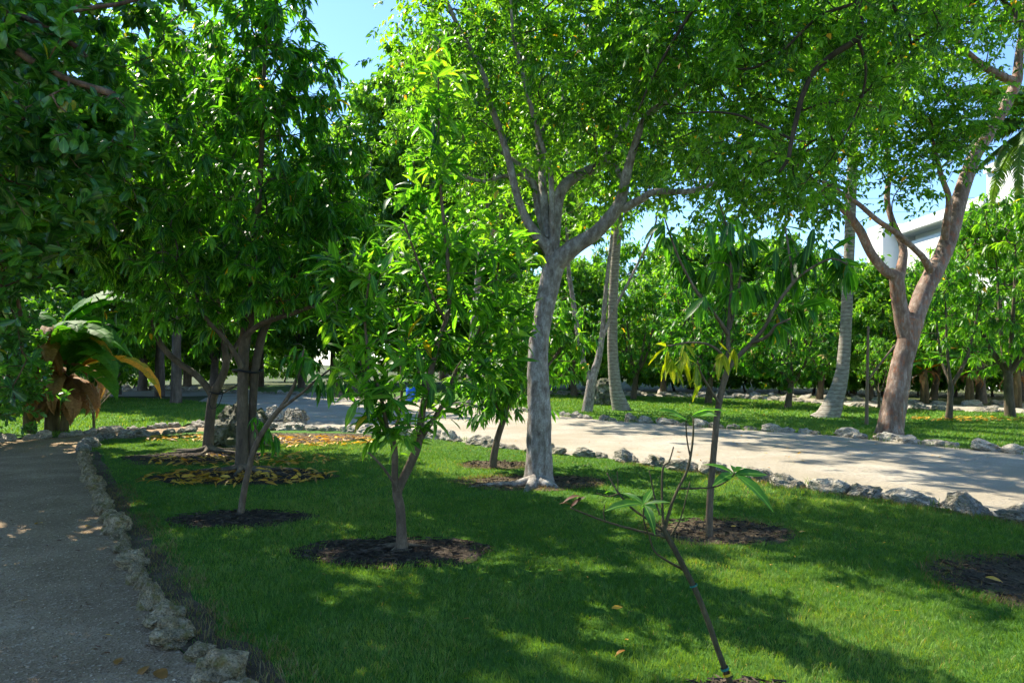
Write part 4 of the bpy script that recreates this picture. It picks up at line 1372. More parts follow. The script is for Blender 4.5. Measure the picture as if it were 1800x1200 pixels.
# ------------------------------------------------------------------ small sapling at left
YS = 7.2
t = Tree('mango_sapling', G(423, 906), 'thin bent mango sapling in front of the double trunked mango')
t.px_limb([(422, 914, 9), (423, 903, 7.4), (428, 870, 7), (434, 838, 6.4), (445, 795, 6.2), (458, 766, 6), (478, 735, 5.2), (497, 712, 4.8), (513, 685, 3.8), (525, 655, 3), (534, 615, 2)], YS, 10, 0.06)
t.px_limb([(488, 722, 4), (510, 706, 3.4), (531, 690, 3), (556, 668, 2.4), (585, 645, 1.8)], YS, 8, 0.06, -0.15)
t.px_limb([(456, 770, 3.4), (450, 756, 2.6), (446, 742, 1.8)], YS, 8, 0.06, -0.1)
tips = np.array([P(x, y, YS + RNG.uniform(-0.2, 0.2)) for x, y in [(445, 730), (470, 742), (484, 765), (535, 612), (515, 605), (548, 630), (588, 640), (580, 665), (560, 655), (500, 625)]])
e, ed = t.grow(tips, 0.15, 0.3, 0.015, 0.003, only_above=0.8)
t.finish('bark_young', 'bark_young')
t.leaves('mango', 2, 'leaf_mango', cluster('hang', e, ed, 8, 0.17, 0.27), n_obj=120)

# ------------------------------------------------------------------ leaning sapling in the foreground
YF = 3.25
t = Tree('mango_sapling', G(1298, 1231), 'nearly bare leaning sapling in the right foreground')
t.px_limb([(1300, 1240, 8), (1296, 1228, 7), (1284, 1200, 6.6), (1262, 1142, 6.4), (1246, 1095, 6.2), (1225, 1042, 6.2), (1204, 1000, 6), (1186, 965, 6), (1172, 941, 5.6), (1165, 922, 4)], YF, 12, 0.06, 0.1)
K = YF + 0.1
t.px_limb([(1174, 944, 4), (1150, 939, 3.2), (1113, 930, 2.8), (1064, 916, 2.4), (1022, 900, 2.1), (1003, 892, 2)], K, 8, 0.06, -0.25)
t.px_limb([(1064, 916, 1.6), (1061, 902, 1.4), (1063, 886, 1)], K - 0.15, 6, 0.05)
t.px_limb([(1201, 1000, 3), (1176, 987, 2.2), (1151, 969, 2), (1141, 941, 1.9), (1132, 916, 1.8), (1131, 892, 1.5)], K, 8, 0.06, -0.12)
t.px_limb([(1166, 930, 4), (1137, 911, 2.8), (1110, 892, 2.5), (1088, 867, 2.1), (1076, 848, 1.7), (1067, 831, 1.4)], K, 8, 0.06, 0.15)
t.px_limb([(1088, 867, 1.6), (1070, 872, 1.4), (1048, 866, 1)], K + 0.1, 6, 0.05)
t.px_limb([(1086, 864, 1.4), (1086, 845, 1.2), (1085, 828, 0.8)], K + 0.1, 6, 0.05)
t.px_limb([(1169, 928, 4), (1180, 888, 3.2), (1193, 857, 3), (1207, 829, 2.8), (1214, 801, 2.6), (1218, 770, 2.2), (1219, 742, 1.8), (1217, 730, 1.4)], K, 8, 0.06, 0.1)
t.px_limb([(1213, 800, 2), (1208, 775, 1.7), (1206, 750, 1.5), (1206, 738, 1.2)], K + 0.07, 6, 0.05)
t.px_limb([(1193, 858, 2.4), (1225, 858, 1.9), (1260, 854, 1.8), (1284, 840, 1.8), (1291, 831, 1.5)], K + 0.03, 8, 0.06, -0.1)
t.px_limb([(1166, 925, 3.4), (1164, 880, 2.6), (1165, 824, 2.2), (1176, 811, 1.8), (1184, 785, 1.3)], K, 8, 0.06, 0.12)
t.px_limb([(1180, 940, 2), (1197, 909, 1.4), (1213, 846, 1)], K, 6, 0.05, -0.05)
t.px_limb([(1160, 905, 2.6), (1151, 876, 2), (1146, 850, 1.4), (1141, 826, 1)], K, 6, 0.05, 0.05)
t.finish('bark_sapling', 'bark_sapling')
fg = empty('crown', (0, 0, 0))
fg.parent = t.root


def placed_leaves(mat, spec, parent, base):
    pos, d, up, L, ti = [], [], [], [], []
    for (x0, y0, x1, y1, Y0, Y1) in spec:
        a, b = P(x0, y0, Y0), P(x1, y1, Y1)
        pos.append(tuple(a - base))
        dd = b - a
        # the template bends down: aim a little above the chord
        L.append(dd.length * 0.95)
        d.append(tuple(dd.normalized() + Vector((0, 0, 0.22))))
        up.append((random.uniform(-.25, .25), -0.35 + random.uniform(-.25, .25), 1))
        ti.append(random.uniform(0.1, 0.6))
    leaf_objects('mango', mat, parent, np.array(pos), np.array(d), np.array(up), np.array(L), np.array(ti))


k = K
placed_leaves('leaf_mango_young', [
    (1131, 886, 1062, 897, k, k - 0.12), (1131, 886, 1085, 862, k, k + 0.1), (1131, 886, 1150, 862, k, k + 0.12), (1133, 886, 1182, 888, k, k - .05),
    (1133, 888, 1152, 932, k, k - 0.16), (1133, 887, 1178, 908, k, k + 0.05), (1131, 888, 1140, 915, k, k + .1),
    (1290, 832, 1232, 812, k, k + 0.05), (1290, 831, 1318, 813, k, k + 0.12), (1290, 833, 1258, 856, k, k - 0.15), (1291, 833, 1355, 846, k, k + 0.08),
    (1292, 834, 1366, 902, k, k - 0.18), (1291, 835, 1350, 868, k, k - 0.05), (1290, 830, 1300, 812, k, k + 0.2),
    (1206, 738, 1155, 716, k + .05, k - 0.05), (1207, 738, 1168, 732, k + .05, k + 0.15), (1216, 730, 1285, 708, k + .05, k - .05), (1216, 732, 1268, 724, k + .05, k + .1),
    (1218, 732, 1262, 738, k + .05, k - .1), (1085, 868, 1060, 858, k + .1, k + .2)], fg, t.base)
placed_leaves('leaf_dry', [(1003, 891, 1030, 870, k - .25, k - .27), (1006, 889, 984, 877, k - .25, k - .28), (1022, 872, 988, 876, k - .24, k - .28), (1168, 732, 1150, 738, k + .15, k + .2)], fg, t.base)


def band(parent, px, py, Y, r, mat, h=0.012):
    c = P(px, py, Y) - parent.location
    n = 10
    ax = Vector((-0.36, 0.03, 0.93)).normalized()
    e1 = ax.cross(Vector((0, 1, 0))).normalized()
    e2 = ax.cross(e1)
    V, Fc = [], []
    for s in (-1, 1):
        for i in range(n):
            a = 6.2832 * i / n
            V.append(tuple(c + ax * h * s + (e1 * math.cos(a) + e2 * math.sin(a)) * r))
    for i in range(n):
        j = (i + 1) % n
        Fc += [(i, j, n + j), (i, n + j, n + i)]
    return link('tape_band', tri_mesh('tape_band', V, Fc), MATS[mat], parent)


band(t.root, 1219, 1028, YF + 0.055, 0.0195, 'tape_teal', 0.004)
band(t.root, 1274, 1174, YF + 0.015, 0.0205, 'tape_teal', 0.006)
band(t.root, 1278, 1184, YF + 0.012, 0.0205, 'tape_yellow', 0.006)

# ------------------------------------------------------------------ glossy round-leaved tree overhanging at left
t = Tree('clusia_tree', (-6.6, 5.6, 0), 'glossy round leaved tree overhanging the path at the left edge')
tb = t.base
t.limb([tb + Vector((0, 0, -0.1)), tb + Vector((0.1, 0, 1.2)), tb + Vector((0.3, 0, 2.6)), tb + Vector((0.7, 0, 3.8))], [0.22, 0.17, 0.15, 0.12], 14, 0.1)
t.px_limb([(-380, -20, 22), (-150, 30, 16), (-40, 55, 13), (0, 68, 11), (30, 88, 9.5), (52, 105, 8), (85, 122, 6), (115, 138, 6), (150, 150, 6.6), (180, 160, 8), (201, 168, 8.5)], 5.4, 12, 0.16, 0.1)
t.px_limb([(-150, 20, 9), (-40, 5, 6.5), (20, 22, 6), (67, 42, 6.2), (107, 64, 6.5), (140, 88, 5.5), (155, 106, 4.5)], 5.6, 12, 0.12, 0.2)
t.px_limb([(-40, 40, 7), (60, 32, 5.5), (110, 23, 5), (167, 13, 4.6), (215, 6, 4.2), (290, -15, 3)], 5.9, 10, 0.1, 0.4)
t.px_limb([(-150, 40, 9), (-60, 150, 6), (20, 205, 5), (90, 210, 4), (160, 250, 3), (230, 270, 2)], 5.6, 10, 0.1, 0.4)
t.px_limb([(-150, 40, 9), (-100, 260, 7), (-20, 400, 5), (30, 520, 4), (40, 620, 3)], 6.3, 10, 0.1, 0.6)
tips = ell_tips([(40, 40, 5.6, 130, 80, 0.8), (90, 200, 5.6, 130, 90, 0.7), (170, 270, 5.8, 110, 60, 0.5), (40, 360, 5.8, 120, 110, 0.8), (150, 350, 6.0, 80, 60, 0.4), (-10, 560, 6.6, 50, 130, 0.6), (-100, 200, 5.6, 150, 260, 1.0), (-40, 640, 7.0, 80, 90, 0.7), (230, 200, 6.2, 60, 60, 0.3), (20, 460, 6.2, 80, 70, 0.5), (60, 150, 8.4, 150, 190, 1.0), (190, -110, 7.2, 170, 80, 1.2), (60, -140, 6.4, 150, 80, 1.2), (230, -90, 8.4, 160, 80, 1.3), (120, -200, 7.6, 200, 80, 1.4)], 900, 0.15)  # clumps behind and above the frame are added to shade the lawn and path
e, ed = t.grow(tips, 0.2, 0.1, 0.04, 0.004, only_above=1.0)
t.finish('bark_clusia', 'bark_clusia')
t.leaves('clusia', 1, 'leaf_clusia', cluster('rosette', e, ed, 13, 0.10, 0.17), n_obj=300)

# lower hedge-like shrub of the same leaf further along the path
t = Tree('clusia_shrub', G(-40, 775), 'dense round leaved shrub beside the path left of the banana plant', 'shrub')
b0 = t.base
for i in range(6):
    a = i * 1.05
    t.limb([b0 + Vector((math.cos(a) * 0.2, math.sin(a) * 0.2, -0.05)), b0 + Vector((math.cos(a) * 0.6, math.sin(a) * 0.5, 1.2)), b0 + Vector((math.cos(a) * 1.1, math.sin(a) * 0.8, 2.6))], [0.06, 0.045, 0.02], 8, 0.1)
tips = ell_tips([(-40, 650, 13.5, 110, 120, 1.6), (-40, 560, 12.5, 70, 90, 1.0), (-120, 500, 13, 120, 140, 1.6), (-60, 430, 12.5, 110, 90, 1.2)], 680, 0.45)
tips = tips[tips[:, 2] > 0.1]
e, ed = t.grow(tips, 0.35, 0.15, 0.05, 0.005)
t.finish('bark_clusia', 'bark_clusia')
t.leaves('clusia', 1, 'leaf_clusia', cluster('rosette', e, ed, 16, 0.12, 0.19))

# ------------------------------------------------------------------ banana plants


def banana_leaf(parent, base, azim, elev, length, width, bend, mat, seed, name='leaf', fold=0.25, tint=None, twist=0.0):
    """arching blade on a stalk, split along some veins"""
    rnd = random.Random(seed)
    n = 18
    pts = []
    p = Vector(base)
    e = elev
    for i in range(n + 1):
        pts.append(p.copy())
        step = length / n
        p = p + Vector((math.cos(azim) * math.cos(e), math.sin(azim) * math.cos(e), math.sin(e))) * step
        e -= bend / n * (0.5 + i / n)
    V, Fc, T = [], [], []
    base_t = rnd.uniform(0.3, 0.85) if tint is None else tint
    side = Vector((-math.sin(azim), math.cos(azim), 0))
    for i in range(n):
        t0, t1 = i / n, (i + 1) / n

        def w(tt):
            if tt < 0.16:
                return 0.02
            u = (tt - 0.16) / 0.84
            return max(0.006, width * math.sin(min(1, u * 1.02) ** 0.62 * math.pi) ** 0.7 if u < 1 else 0.006)
        for sgn in (-1, 1):
            g = 0.96 if rnd.random() < 0.3 else 1.0
            dr = rnd.uniform(-0.06, 0.06)
            d = (pts[i + 1] - pts[i]).normalized()
            upv = side.cross(d).normalized()
            if upv.z < 0:
                upv = -upv
            sw = side * sgn
            b = len(V)
            for tt, pp in ((t0, pts[i]), (t1, pts[i + 1])):
                wd = w(tt) * g
                V.append(tuple(pp))
                V.append(tuple(pp + sw * wd * 0.55 + upv * (fold * wd * 0.5 + dr * wd)))
                V.append(tuple(pp + sw * wd + upv * (-fold * wd * 0.6 + dr * wd)))
            Fc += [(b, b + 1, b + 4), (b, b + 4, b + 3), (b + 1, b + 2, b + 5), (b + 1, b + 5, b + 4)]
            T += [min(0.99, base_t + rnd.uniform(-0.08, 0.08))] * 6
    V0, F0, _, _ = sweep(pts, [0.03 * (1 - 0.8 * i / n) for i in range(n + 1)], 5, 0, 0, 1)
    V0 = V0 - np.array([0, 0, 0.012])
    nb = len(V)
    V = np.concatenate([np.array(V), V0])
    Fc = np.concatenate([np.array(Fc), F0 + nb])
    T = np.concatenate([np.array(T), np.full(len(V0), base_t)])
    return link(name, tri_mesh(name, V, Fc, T), MATS[mat], parent)


def banana(loc, label, leaves, dead, h=1.9, seed=0, stems=((0, 0, 1.0),)):
    root = tag(empty('banana_plant', loc), label, 'banana plant')
    for (sx, sy, k) in stems:
        V, Fc, _, _ = sweep([(sx, sy, -0.05), (sx * 1.1, sy, h * 0.5 * k), (sx * 1.2, sy, h * k)], [0.17 * k, 0.14 * k, 0.08 * k], 12, 0.15, seed)
        link('stem', tri_mesh('stem', V, Fc), MATS['bark_banana'], root)
    for i, (az, el, L, w, bend, tint) in enumerate(leaves):
        st = stems[i % len(stems)]
        banana_leaf(root, (st[0] * 1.2, st[1], h * st[2] * 0.97), az, el, L, w, bend, 'banana_leaf', seed * 31 + i, tint=tint)
    for i, (az, el, L, w, bend, z) in enumerate(dead):
        st = stems[i % len(stems)]
        banana_leaf(root, (st[0], st[1], h * z), az, el, L, w, bend, 'banana_dead', seed * 57 + i, 'dead_leaf', fold=0.5)
    return root


PI = math.pi
banana(P(92, 768, 16.2) * 1.0 - Vector((0, 0, P(92, 768, 16.2).z)), 'banana plant with hanging brown dead leaves at the bend of the path',
       [(0.15, 1.0, 3.0, 0.40, 2.3, 0.45), (-0.1, 0.75, 3.0, 0.40, 2.1, 0.6), (-0.6, 1.1, 2.7, 0.40, 2.2, 0.7), (0.5, 1.15, 3.0, 0.38, 2.4, 0.4), (0.05, 0.45, 2.3, 0.34, 1.7, 0.6), (-0.5, 0.4, 2.3, 0.34, 1.8, 0.55), (2.6, 0.9, 2.3, 0.38, 2.0, 0.4), (-1.4, 0.9, 2.3, 0.38, 2.2, 0.4), (-0.15, 0.6, 3.0, 0.30, 2.2, 0.99), (-0.3, 0.1, 1.9, 0.30, 1.2, 0.6), (-1.0, 0.0, 1.9, 0.30, 1.3, 0.5), (-0.5, 0.8, 2.4, 0.36, 2.3, 0.6), (-1.9, 0.6, 2.0, 0.34, 2.0, 0.4), (0.3, 0.9, 3.0, 0.40, 2.4, 0.5), (-0.9, 1.2, 2.5, 0.38, 2.0, 0.5), (0.2, 0.2, 2.0, 0.30, 1.3, 0.5), (0.0, 0.7, 2.6, 0.2, 2.4, 0.99)],
       [(-1.19, -0.13, 1.11, 0.22, 1.81, 0.75), (0.5, -0.42, 1.44, 0.19, 1.85, 0.69), (-0.26, -0.05, 1.58, 0.14, 2.09, 0.56), (-1.03, 0.42, 1.47, 0.21, 2.26, 0.87), (-2.6, -0.21, 1.54, 0.21, 2.31, 0.54), (-1.96, -0.29, 1.22, 0.22, 2.04, 0.94), (0.43, -0.45, 1.3, 0.18, 1.83, 0.71), (0.54, -0.39, 1.48, 0.13, 2.49, 0.95), (-2.21, -0.49, 1.07, 0.18, 1.82, 0.54), (-1.06, 0.42, 1.34, 0.17, 2.57, 0.55), (-0.74, -0.33, 1.49, 0.23, 1.87, 0.78), (-0.64, -0.35, 1.21, 0.24, 3.0, 0.56), (-0.25, 0.45, 1.19, 0.19, 1.85, 0.68), (-0.37, 0.09, 1.62, 0.13, 2.22, 0.93), (-0.72, -0.05, 1.32, 0.24, 2.49, 0.51), (0.12, -0.17, 1.35, 0.15, 2.33, 0.66), (-2.65, 0.13, 1.08, 0.21, 1.83, 0.89), (0.15, -0.0, 1.57, 0.15, 2.69, 0.71), (-2.1, 0.46, 1.32, 0.16, 2.83, 0.68), (-0.4, -0.33, 1.67, 0.15, 1.86, 0.99), (-2.33, 0.45, 1.79, 0.19, 1.81, 0.53), (-2.19, -0.11, 1.49, 0.24, 2.23, 0.57), (-0.81, -0.36, 1.07, 0.19, 2.64, 0.53), (-1.24, 0.2, 1.61, 0.17, 2.86, 0.58), (-0.21, 0.27, 1.7, 0.18, 1.92, 0.52), (-0.94, -0.33, 1.5, 0.13, 2.74, 0.61), (-2.95, -0.32, 1.37, 0.19, 2.27, 0.59), (-1.12, 0.45, 1.43, 0.23, 1.83, 1.0), (0.47, 0.04, 1.42, 0.18, 2.89, 0.53), (-0.49, 0.04, 1.24, 0.21, 2.66, 0.55), (-1.2, 0.1, 0.95, 0.16, 2.4, 0.42), (-0.5, 0.0, 0.9, 0.15, 2.4, 0.38), (-2.0, 0.1, 0.9, 0.16, 2.4, 0.40), (-1.6, -0.2, 0.85, 0.15, 2.0, 0.36), (-0.9, 0.2, 1.0, 0.17, 2.4, 0.45), (0.1, 0.0, 0.9, 0.15, 2.4, 0.40), (-2.5, 0.0, 0.9, 0.15, 2.4, 0.42), (-1.4, 0.3, 1.0, 0.16, 2.6, 0.5), (-0.7, -0.3, 0.8, 0.14, 1.8, 0.33)], 2.3, 3, ((0, 0, 1.0), (-0.35, -0.25, 0.85), (0.35, -0.1, 0.6)))


def bl(n, seed, L=1.9):
    r = random.Random(seed)
    return [(i * 6.28 / n + r.uniform(-.3, .3), r.uniform(0.5, 1.2), L * r.uniform(0.8, 1.1), 0.3, r.uniform(1.2, 1.9), 0.99 if r.random() < 0.25 else r.uniform(0.3, 0.85)) for i in range(n)]


def dl(n, seed):
    r = random.Random(seed)
    return [(r.uniform(0, 6.28), 0.2, r.uniform(0.7, 1.0), 0.07, 3.0, r.uniform(0.75, 0.95)) for i in range(n)]


for px, Y, lab, s in ((1625, 27.5, 'banana plant low behind the forked coppery tree, yellowing leaves', 5), (1705, 26.5, 'banana plant with brown hanging leaves between the two right mango trees', 6), (1788, 25.0, 'banana plant at the right edge behind the large mango', 7)):
    g_ = P(px, 640, Y)
    banana((g_.x, g_.y, 0), lab, bl(9, s), dl(5, s), 1.4, s)

# ------------------------------------------------------------------ palms


def frond(parent, base, azim, elev, length, bend, seed, leaflet=0.55):
    rnd = random.Random(seed)
    n = 26
    pts = []
    p = Vector(base)
    e = elev
    for i in range(n + 1):
        pts.append(p.copy())
        p = p + Vector((math.cos(azim) * math.cos(e), math.sin(azim) * math.cos(e), math.sin(e))) * (length / n)
        e -= bend / n * (0.4 + 1.2 * i / n)
    side = Vector((-math.sin(azim), math.cos(azim), 0))
    V, Fc, _, _ = sweep(pts, [0.035 * (1 - 0.85 * i / n) for i in range(n + 1)], 5, 0, 0, 1)
    Vs, Fs, T = [tuple(v) for v in V], [tuple(f) for f in Fc], [0.5] * len(V)
    for i in range(4, n):
        for h in (0.0, 0.33, 0.66):
            pp = pts[i].lerp(pts[i + 1], h)
            d = (pts[i + 1] - pts[i]).normalized()
            u = (i + h) / n
            ll = leaflet * length / 3.2 * math.sin(min(1, 0.15 + u) * PI * 0.92) ** 0.6 * rnd.uniform(0.85, 1.1)
            for s in (-1, 1):
                q = (side * s * 0.75 + d * 0.5 + Vector((0, 0, -0.25 + rnd.uniform(-.15, .1)))).normalized()
                mid = pp + q * ll * 0.5
                end = mid + (q + Vector((0, 0, -0.75 - rnd.uniform(0, .4)))).normalized() * ll * 0.5
                wv_ = d * 0.022
                b = len(Vs)
                Vs += [tuple(pp - wv_), tuple(pp + wv_), tuple(mid + wv_ * 1.1), tuple(mid - wv_ * 1.1), tuple(end)]
                Fs += [(b, b + 1, b + 2), (b, b + 2, b + 3), (b + 3, b + 2, b + 4)]
                T += [rnd.uniform(0.1, 0.8)] * 5
    return link('frond', tri_mesh('frond', Vs, Fs, T), MATS['leaf_palm'], parent)


def palm(base, pts, rads, label, nf=16, L=3.6, seed=0, fronds=None):
    root = tag(empty('coconut_palm', base), label, 'palm tree')
    V, Fc, dp, dr = sweep(pts, rads, 18, 0.03, seed, 14)
    # ring scars
    link('trunk', tri_mesh('trunk', V - np.array(base), Fc), MATS['bark_palm'], root)
    top = pts[-1] - Vector(base)
    rnd = random.Random(seed)
    for i in range(nf):
        az = i * 2.4 + rnd.uniform(-.2, .2)
        el = 1.25 - 1.7 * (i / nf)
        frond(root, top, az, el, L * rnd.uniform(0.9, 1.1), 1.5 + rnd.uniform(-.2, .4), seed * 100 + i)
    for a in fronds or []:
        frond(root, top, *a)
    return root


pa = [P(1096, 730, 23.5), P(1091, 716, 23.5), P(1082, 680, 23.5), P(1077, 620, 23.5), P(1077, 560, 23.5), P(1080, 480, 23.5), P(1086, 400, 23.5), P(1093, 320, 23.5), P(1098, 240, 23.5)]
palm(G(1092, 719), pa, [0.36, 0.30, 0.21, 0.18, 0.165, 0.155, 0.15, 0.14, 0.13], 'grey ringed palm trunk beside the pitted boulder across the road', 18, 3.6, 2)
pb = [P(1442, 746, 20.4), P(1455, 732, 20.4), P(1468, 700, 20.4), P(1480, 655, 20.4), P(1486, 590, 20.4), P(1490, 500, 20.4), P(1493, 430, 20.4), P(1496, 350, 20.4), P(1500, 250, 20.4), P(1502, 170, 20.4)]
palm(G(1455, 735), pb, [0.40, 0.34, 0.25, 0.19, 0.165, 0.155, 0.15, 0.145, 0.14, 0.13], 'curved grey palm trunk left of the coppery forked tree', 16, 3.2, 3)
pc = [Vector((15.6, 18.0, 0)), Vector((15.5, 18.0, 3)), Vector((15.0, 18.0, 5.6)), P(1828, 215, 18.0)]
palm(Vector((15.6, 18.0, 0)), pc, [0.35, 0.22, 0.19, 0.15], 'coconut palm whose fronds droop at the top right corner', 14, 3.2, 4, [(PI, 0.15, 3.0, 1.0, 901), (PI * 0.93, -0.15, 2.8, 0.8, 902), (PI * 1.1, -0.05, 3.0, 0.9, 903), (PI * 1.2, 0.5, 3.0, 1.5, 904), (PI * 0.95, 0.75, 3.2, 1.4, 905), (PI * 1.04, 1.0, 3.2, 1.4, 906), (PI * 1.15, -0.35, 2.6, 0.7, 907), (PI * 0.85, 0.2, 2.8, 1.0, 908), (PI * 1.0, -0.5, 2.6, 0.5, 909), (PI * 1.08, 0.3, 3.2, 1.2, 910), (PI * 0.97, -0.02, 3.2, 1.0, 911), (PI * 1.25, -0.1, 2.8, 0.9, 912)])

# ------------------------------------------------------------------ pale forked tree and background orchard
t = Tree('gumbo_limbo_tree', G(1033, 724), 'small pale forked trunk across the road between the central trunk and the palm')
YP = 22.8
t.px_limb([(1030, 732, 15), (1032, 720, 12), (1036, 695, 10.5), (1040, 672, 10.5), (1043, 658, 9.5), (1052, 630, 7.5), (1058, 590, 6), (1062, 545, 5), (1068, 480, 4), (1074, 430, 3.4), (1080, 360, 2.6)], YP, 14, 0.08)
t.px_limb([(1040, 668, 8.5), (1026, 640, 7), (1018, 600, 6), (1010, 545, 5.4), (1003, 500, 5), (1000, 480, 4.6), (996, 400, 3)], YP, 12, 0.08, 0.6)
t.px_limb([(1056, 604, 5), (1072, 560, 3.6), (1092, 520, 3.4), (1122, 462, 2.6), (1150, 402, 2), (1160, 340, 1.6)], YP, 10, 0.06, -0.5)
tips = ell_tips([(1030, 330, 23, 130, 100, 2.4), (1120, 300, 22.5, 90, 80, 1.8), (960, 420, 23.5, 60, 70, 1.4), (1000, 200, 23, 130, 90, 2.2), (870, 330, 24, 120, 130, 2)], 230, 0.4)
e, ed = t.grow(tips, 0.6, 0.2, 0.06, 0.008, only_above=4.5)
t.finish('bark_gumbo_grey')
t.leaves('gumbo', 1, 'leaf_gumbo', cluster('spray', e, ed, 46, 0.13, 0.22))


t = Tree('gumbo_limbo_tree', G(826, 716), 'straight grey trunk across the road seen between the young mangos, crown over the road')
YQ = G(826, 716).y
t.px_limb([(826, 726, 12), (826, 714, 9), (826, 690, 8), (828, 640, 7.6), (834, 560, 7.2), (842, 470, 6.6), (850, 400, 6), (856, 330, 5), (850, 240, 4)], YQ, 12, 0.08)
t.px_limb([(842, 470, 5.6), (870, 400, 5), (905, 330, 4.6), (950, 270, 4), (1000, 210, 3)], YQ, 10, 0.06, -4.5)
t.px_limb([(850, 400, 5), (820, 330, 4.4), (790, 250, 3.6), (760, 190, 3)], YQ, 10, 0.06, -2.5)
t.px_limb([(854, 360, 4.6), (880, 280, 4), (900, 200, 3.4), (910, 120, 2.6)], YQ, 10, 0.06, -6)
tips = ell_tips([(820, 230, 23, 120, 110, 2.6), (890, 150, 19.5, 120, 110, 2.4), (990, 190, 19.5, 110, 100, 2.2), (760, 220, 22, 90, 90, 2.0), (1040, 260, 20.5, 70, 60, 1.4), (900, 20, 18.5, 160, 90, 2.4)], 390, 0.35)
e, ed = t.grow(tips, 0.6, 0.2, 0.06, 0.008, only_above=4.5)
t.finish('bark_gumbo_grey')
t.leaves('gumbo', 1, 'leaf_gumbo', cluster('spray', e, ed, 40, 0.13, 0.22))


def world_ell(c, r, n, shell=0.6):
    q = norm(RNG.normal(0, 1, (n, 3))) * (shell + (1 - shell) * RNG.random((n, 1)) ** 0.6)
    q *= 1 + 0.14 * RNG.normal(0, 1, (n, 1))
    return np.array(c) + q * np.array(r)


def orchard_proto(seed, trunk_h, crown, n, lmin, lmax, per, kind='mango', style='whorl', mat='leaf_mango_young', barkm='bark_mango', r0=0.13, lod=0, forks=4, flush=0, name='orchard_tree'):
    """a tree built at the origin; its parts are copied for every spot"""
    rnd = random.Random(seed)
    t = Tree(name, (0, 0, 0), 'x')
    lean = Vector((rnd.uniform(-.15, .15), rnd.uniform(-.1, .1), 0))
    t.limb([Vector((0, 0, -0.1)), Vector((0, 0, 0.05)) + lean * 0.1, lean * 0.5 + Vector((0, 0, trunk_h * 0.5)), lean + Vector((0, 0, trunk_h))], [r0 * 1.5, r0 * 1.15, r0 * 0.9, r0 * 0.85], 12, 0.1)
    for i in range(forks):
        a = i * 6.283 / forks + rnd.uniform(-.4, .4)
        s = lean + Vector((0, 0, trunk_h * rnd.uniform(0.9, 1.0)))
        hh = crown[0][0][2] - trunk_h
        rr = crown[0][1][0]
        t.limb([s, s + Vector((math.cos(a) * rr * 0.25, math.sin(a) * rr * 0.25, hh * 0.4)), s + Vector((math.cos(a) * rr * 0.4, math.sin(a) * rr * 0.4, hh * 0.9)), s + Vector((math.cos(a) * rr * 0.5, math.sin(a) * rr * 0.5, hh * 1.4))], [r0 * 0.6, r0 * 0.45, r0 * 0.3, r0 * 0.15], 8, 0.1)
    tips = np.concatenate([world_ell(c, r, int(n * f)) for c, r, f in crown])
    tips = tips[tips[:, 2] > 0.35]
    e, ed = t.grow(tips, 0.5, 0.25, 0.07, 0.007, only_above=trunk_h * 0.7)
    t.finish(barkm, 'bark_twig')
    data = cluster(style, e, ed, per, lmin, lmax)
    t.leaves(kind, lod, mat, data)
    if flush:
        s = RNG.choice(len(e), flush, replace=False)
        fd = cluster('whorl', e[s] + np.array([0, 0, 0.05]), ed[s], 9, lmin * 0.8, lmax * 0.9)
        t.leaves(kind, lod, 'leaf_flush', fd, name='new_leaves')
    return t.root


def copy_tree(root, loc, rz, sc, label, group=None, cat='tree'):
    r = root.copy()
    COL.objects.link(r)
    r.location = loc
    r.rotation_euler = (0, 0, rz)
    r.scale = (sc, sc, sc) if not isinstance(sc, tuple) else sc
    tag(r, label, cat, group)
    for ch in list(root.children):
        c = ch.copy()
        COL.objects.link(c)
        c.parent = r
        for g_ in ch.children:
            d = g_.copy()
            COL.objects.link(d)
            d.parent = c
    return r


def drop(root):
    for c in list(root.children):
        for g_ in list(c.children):
            bpy.data.objects.remove(g_)
        bpy.data.objects.remove(c)
    bpy.data.objects.remove(root)


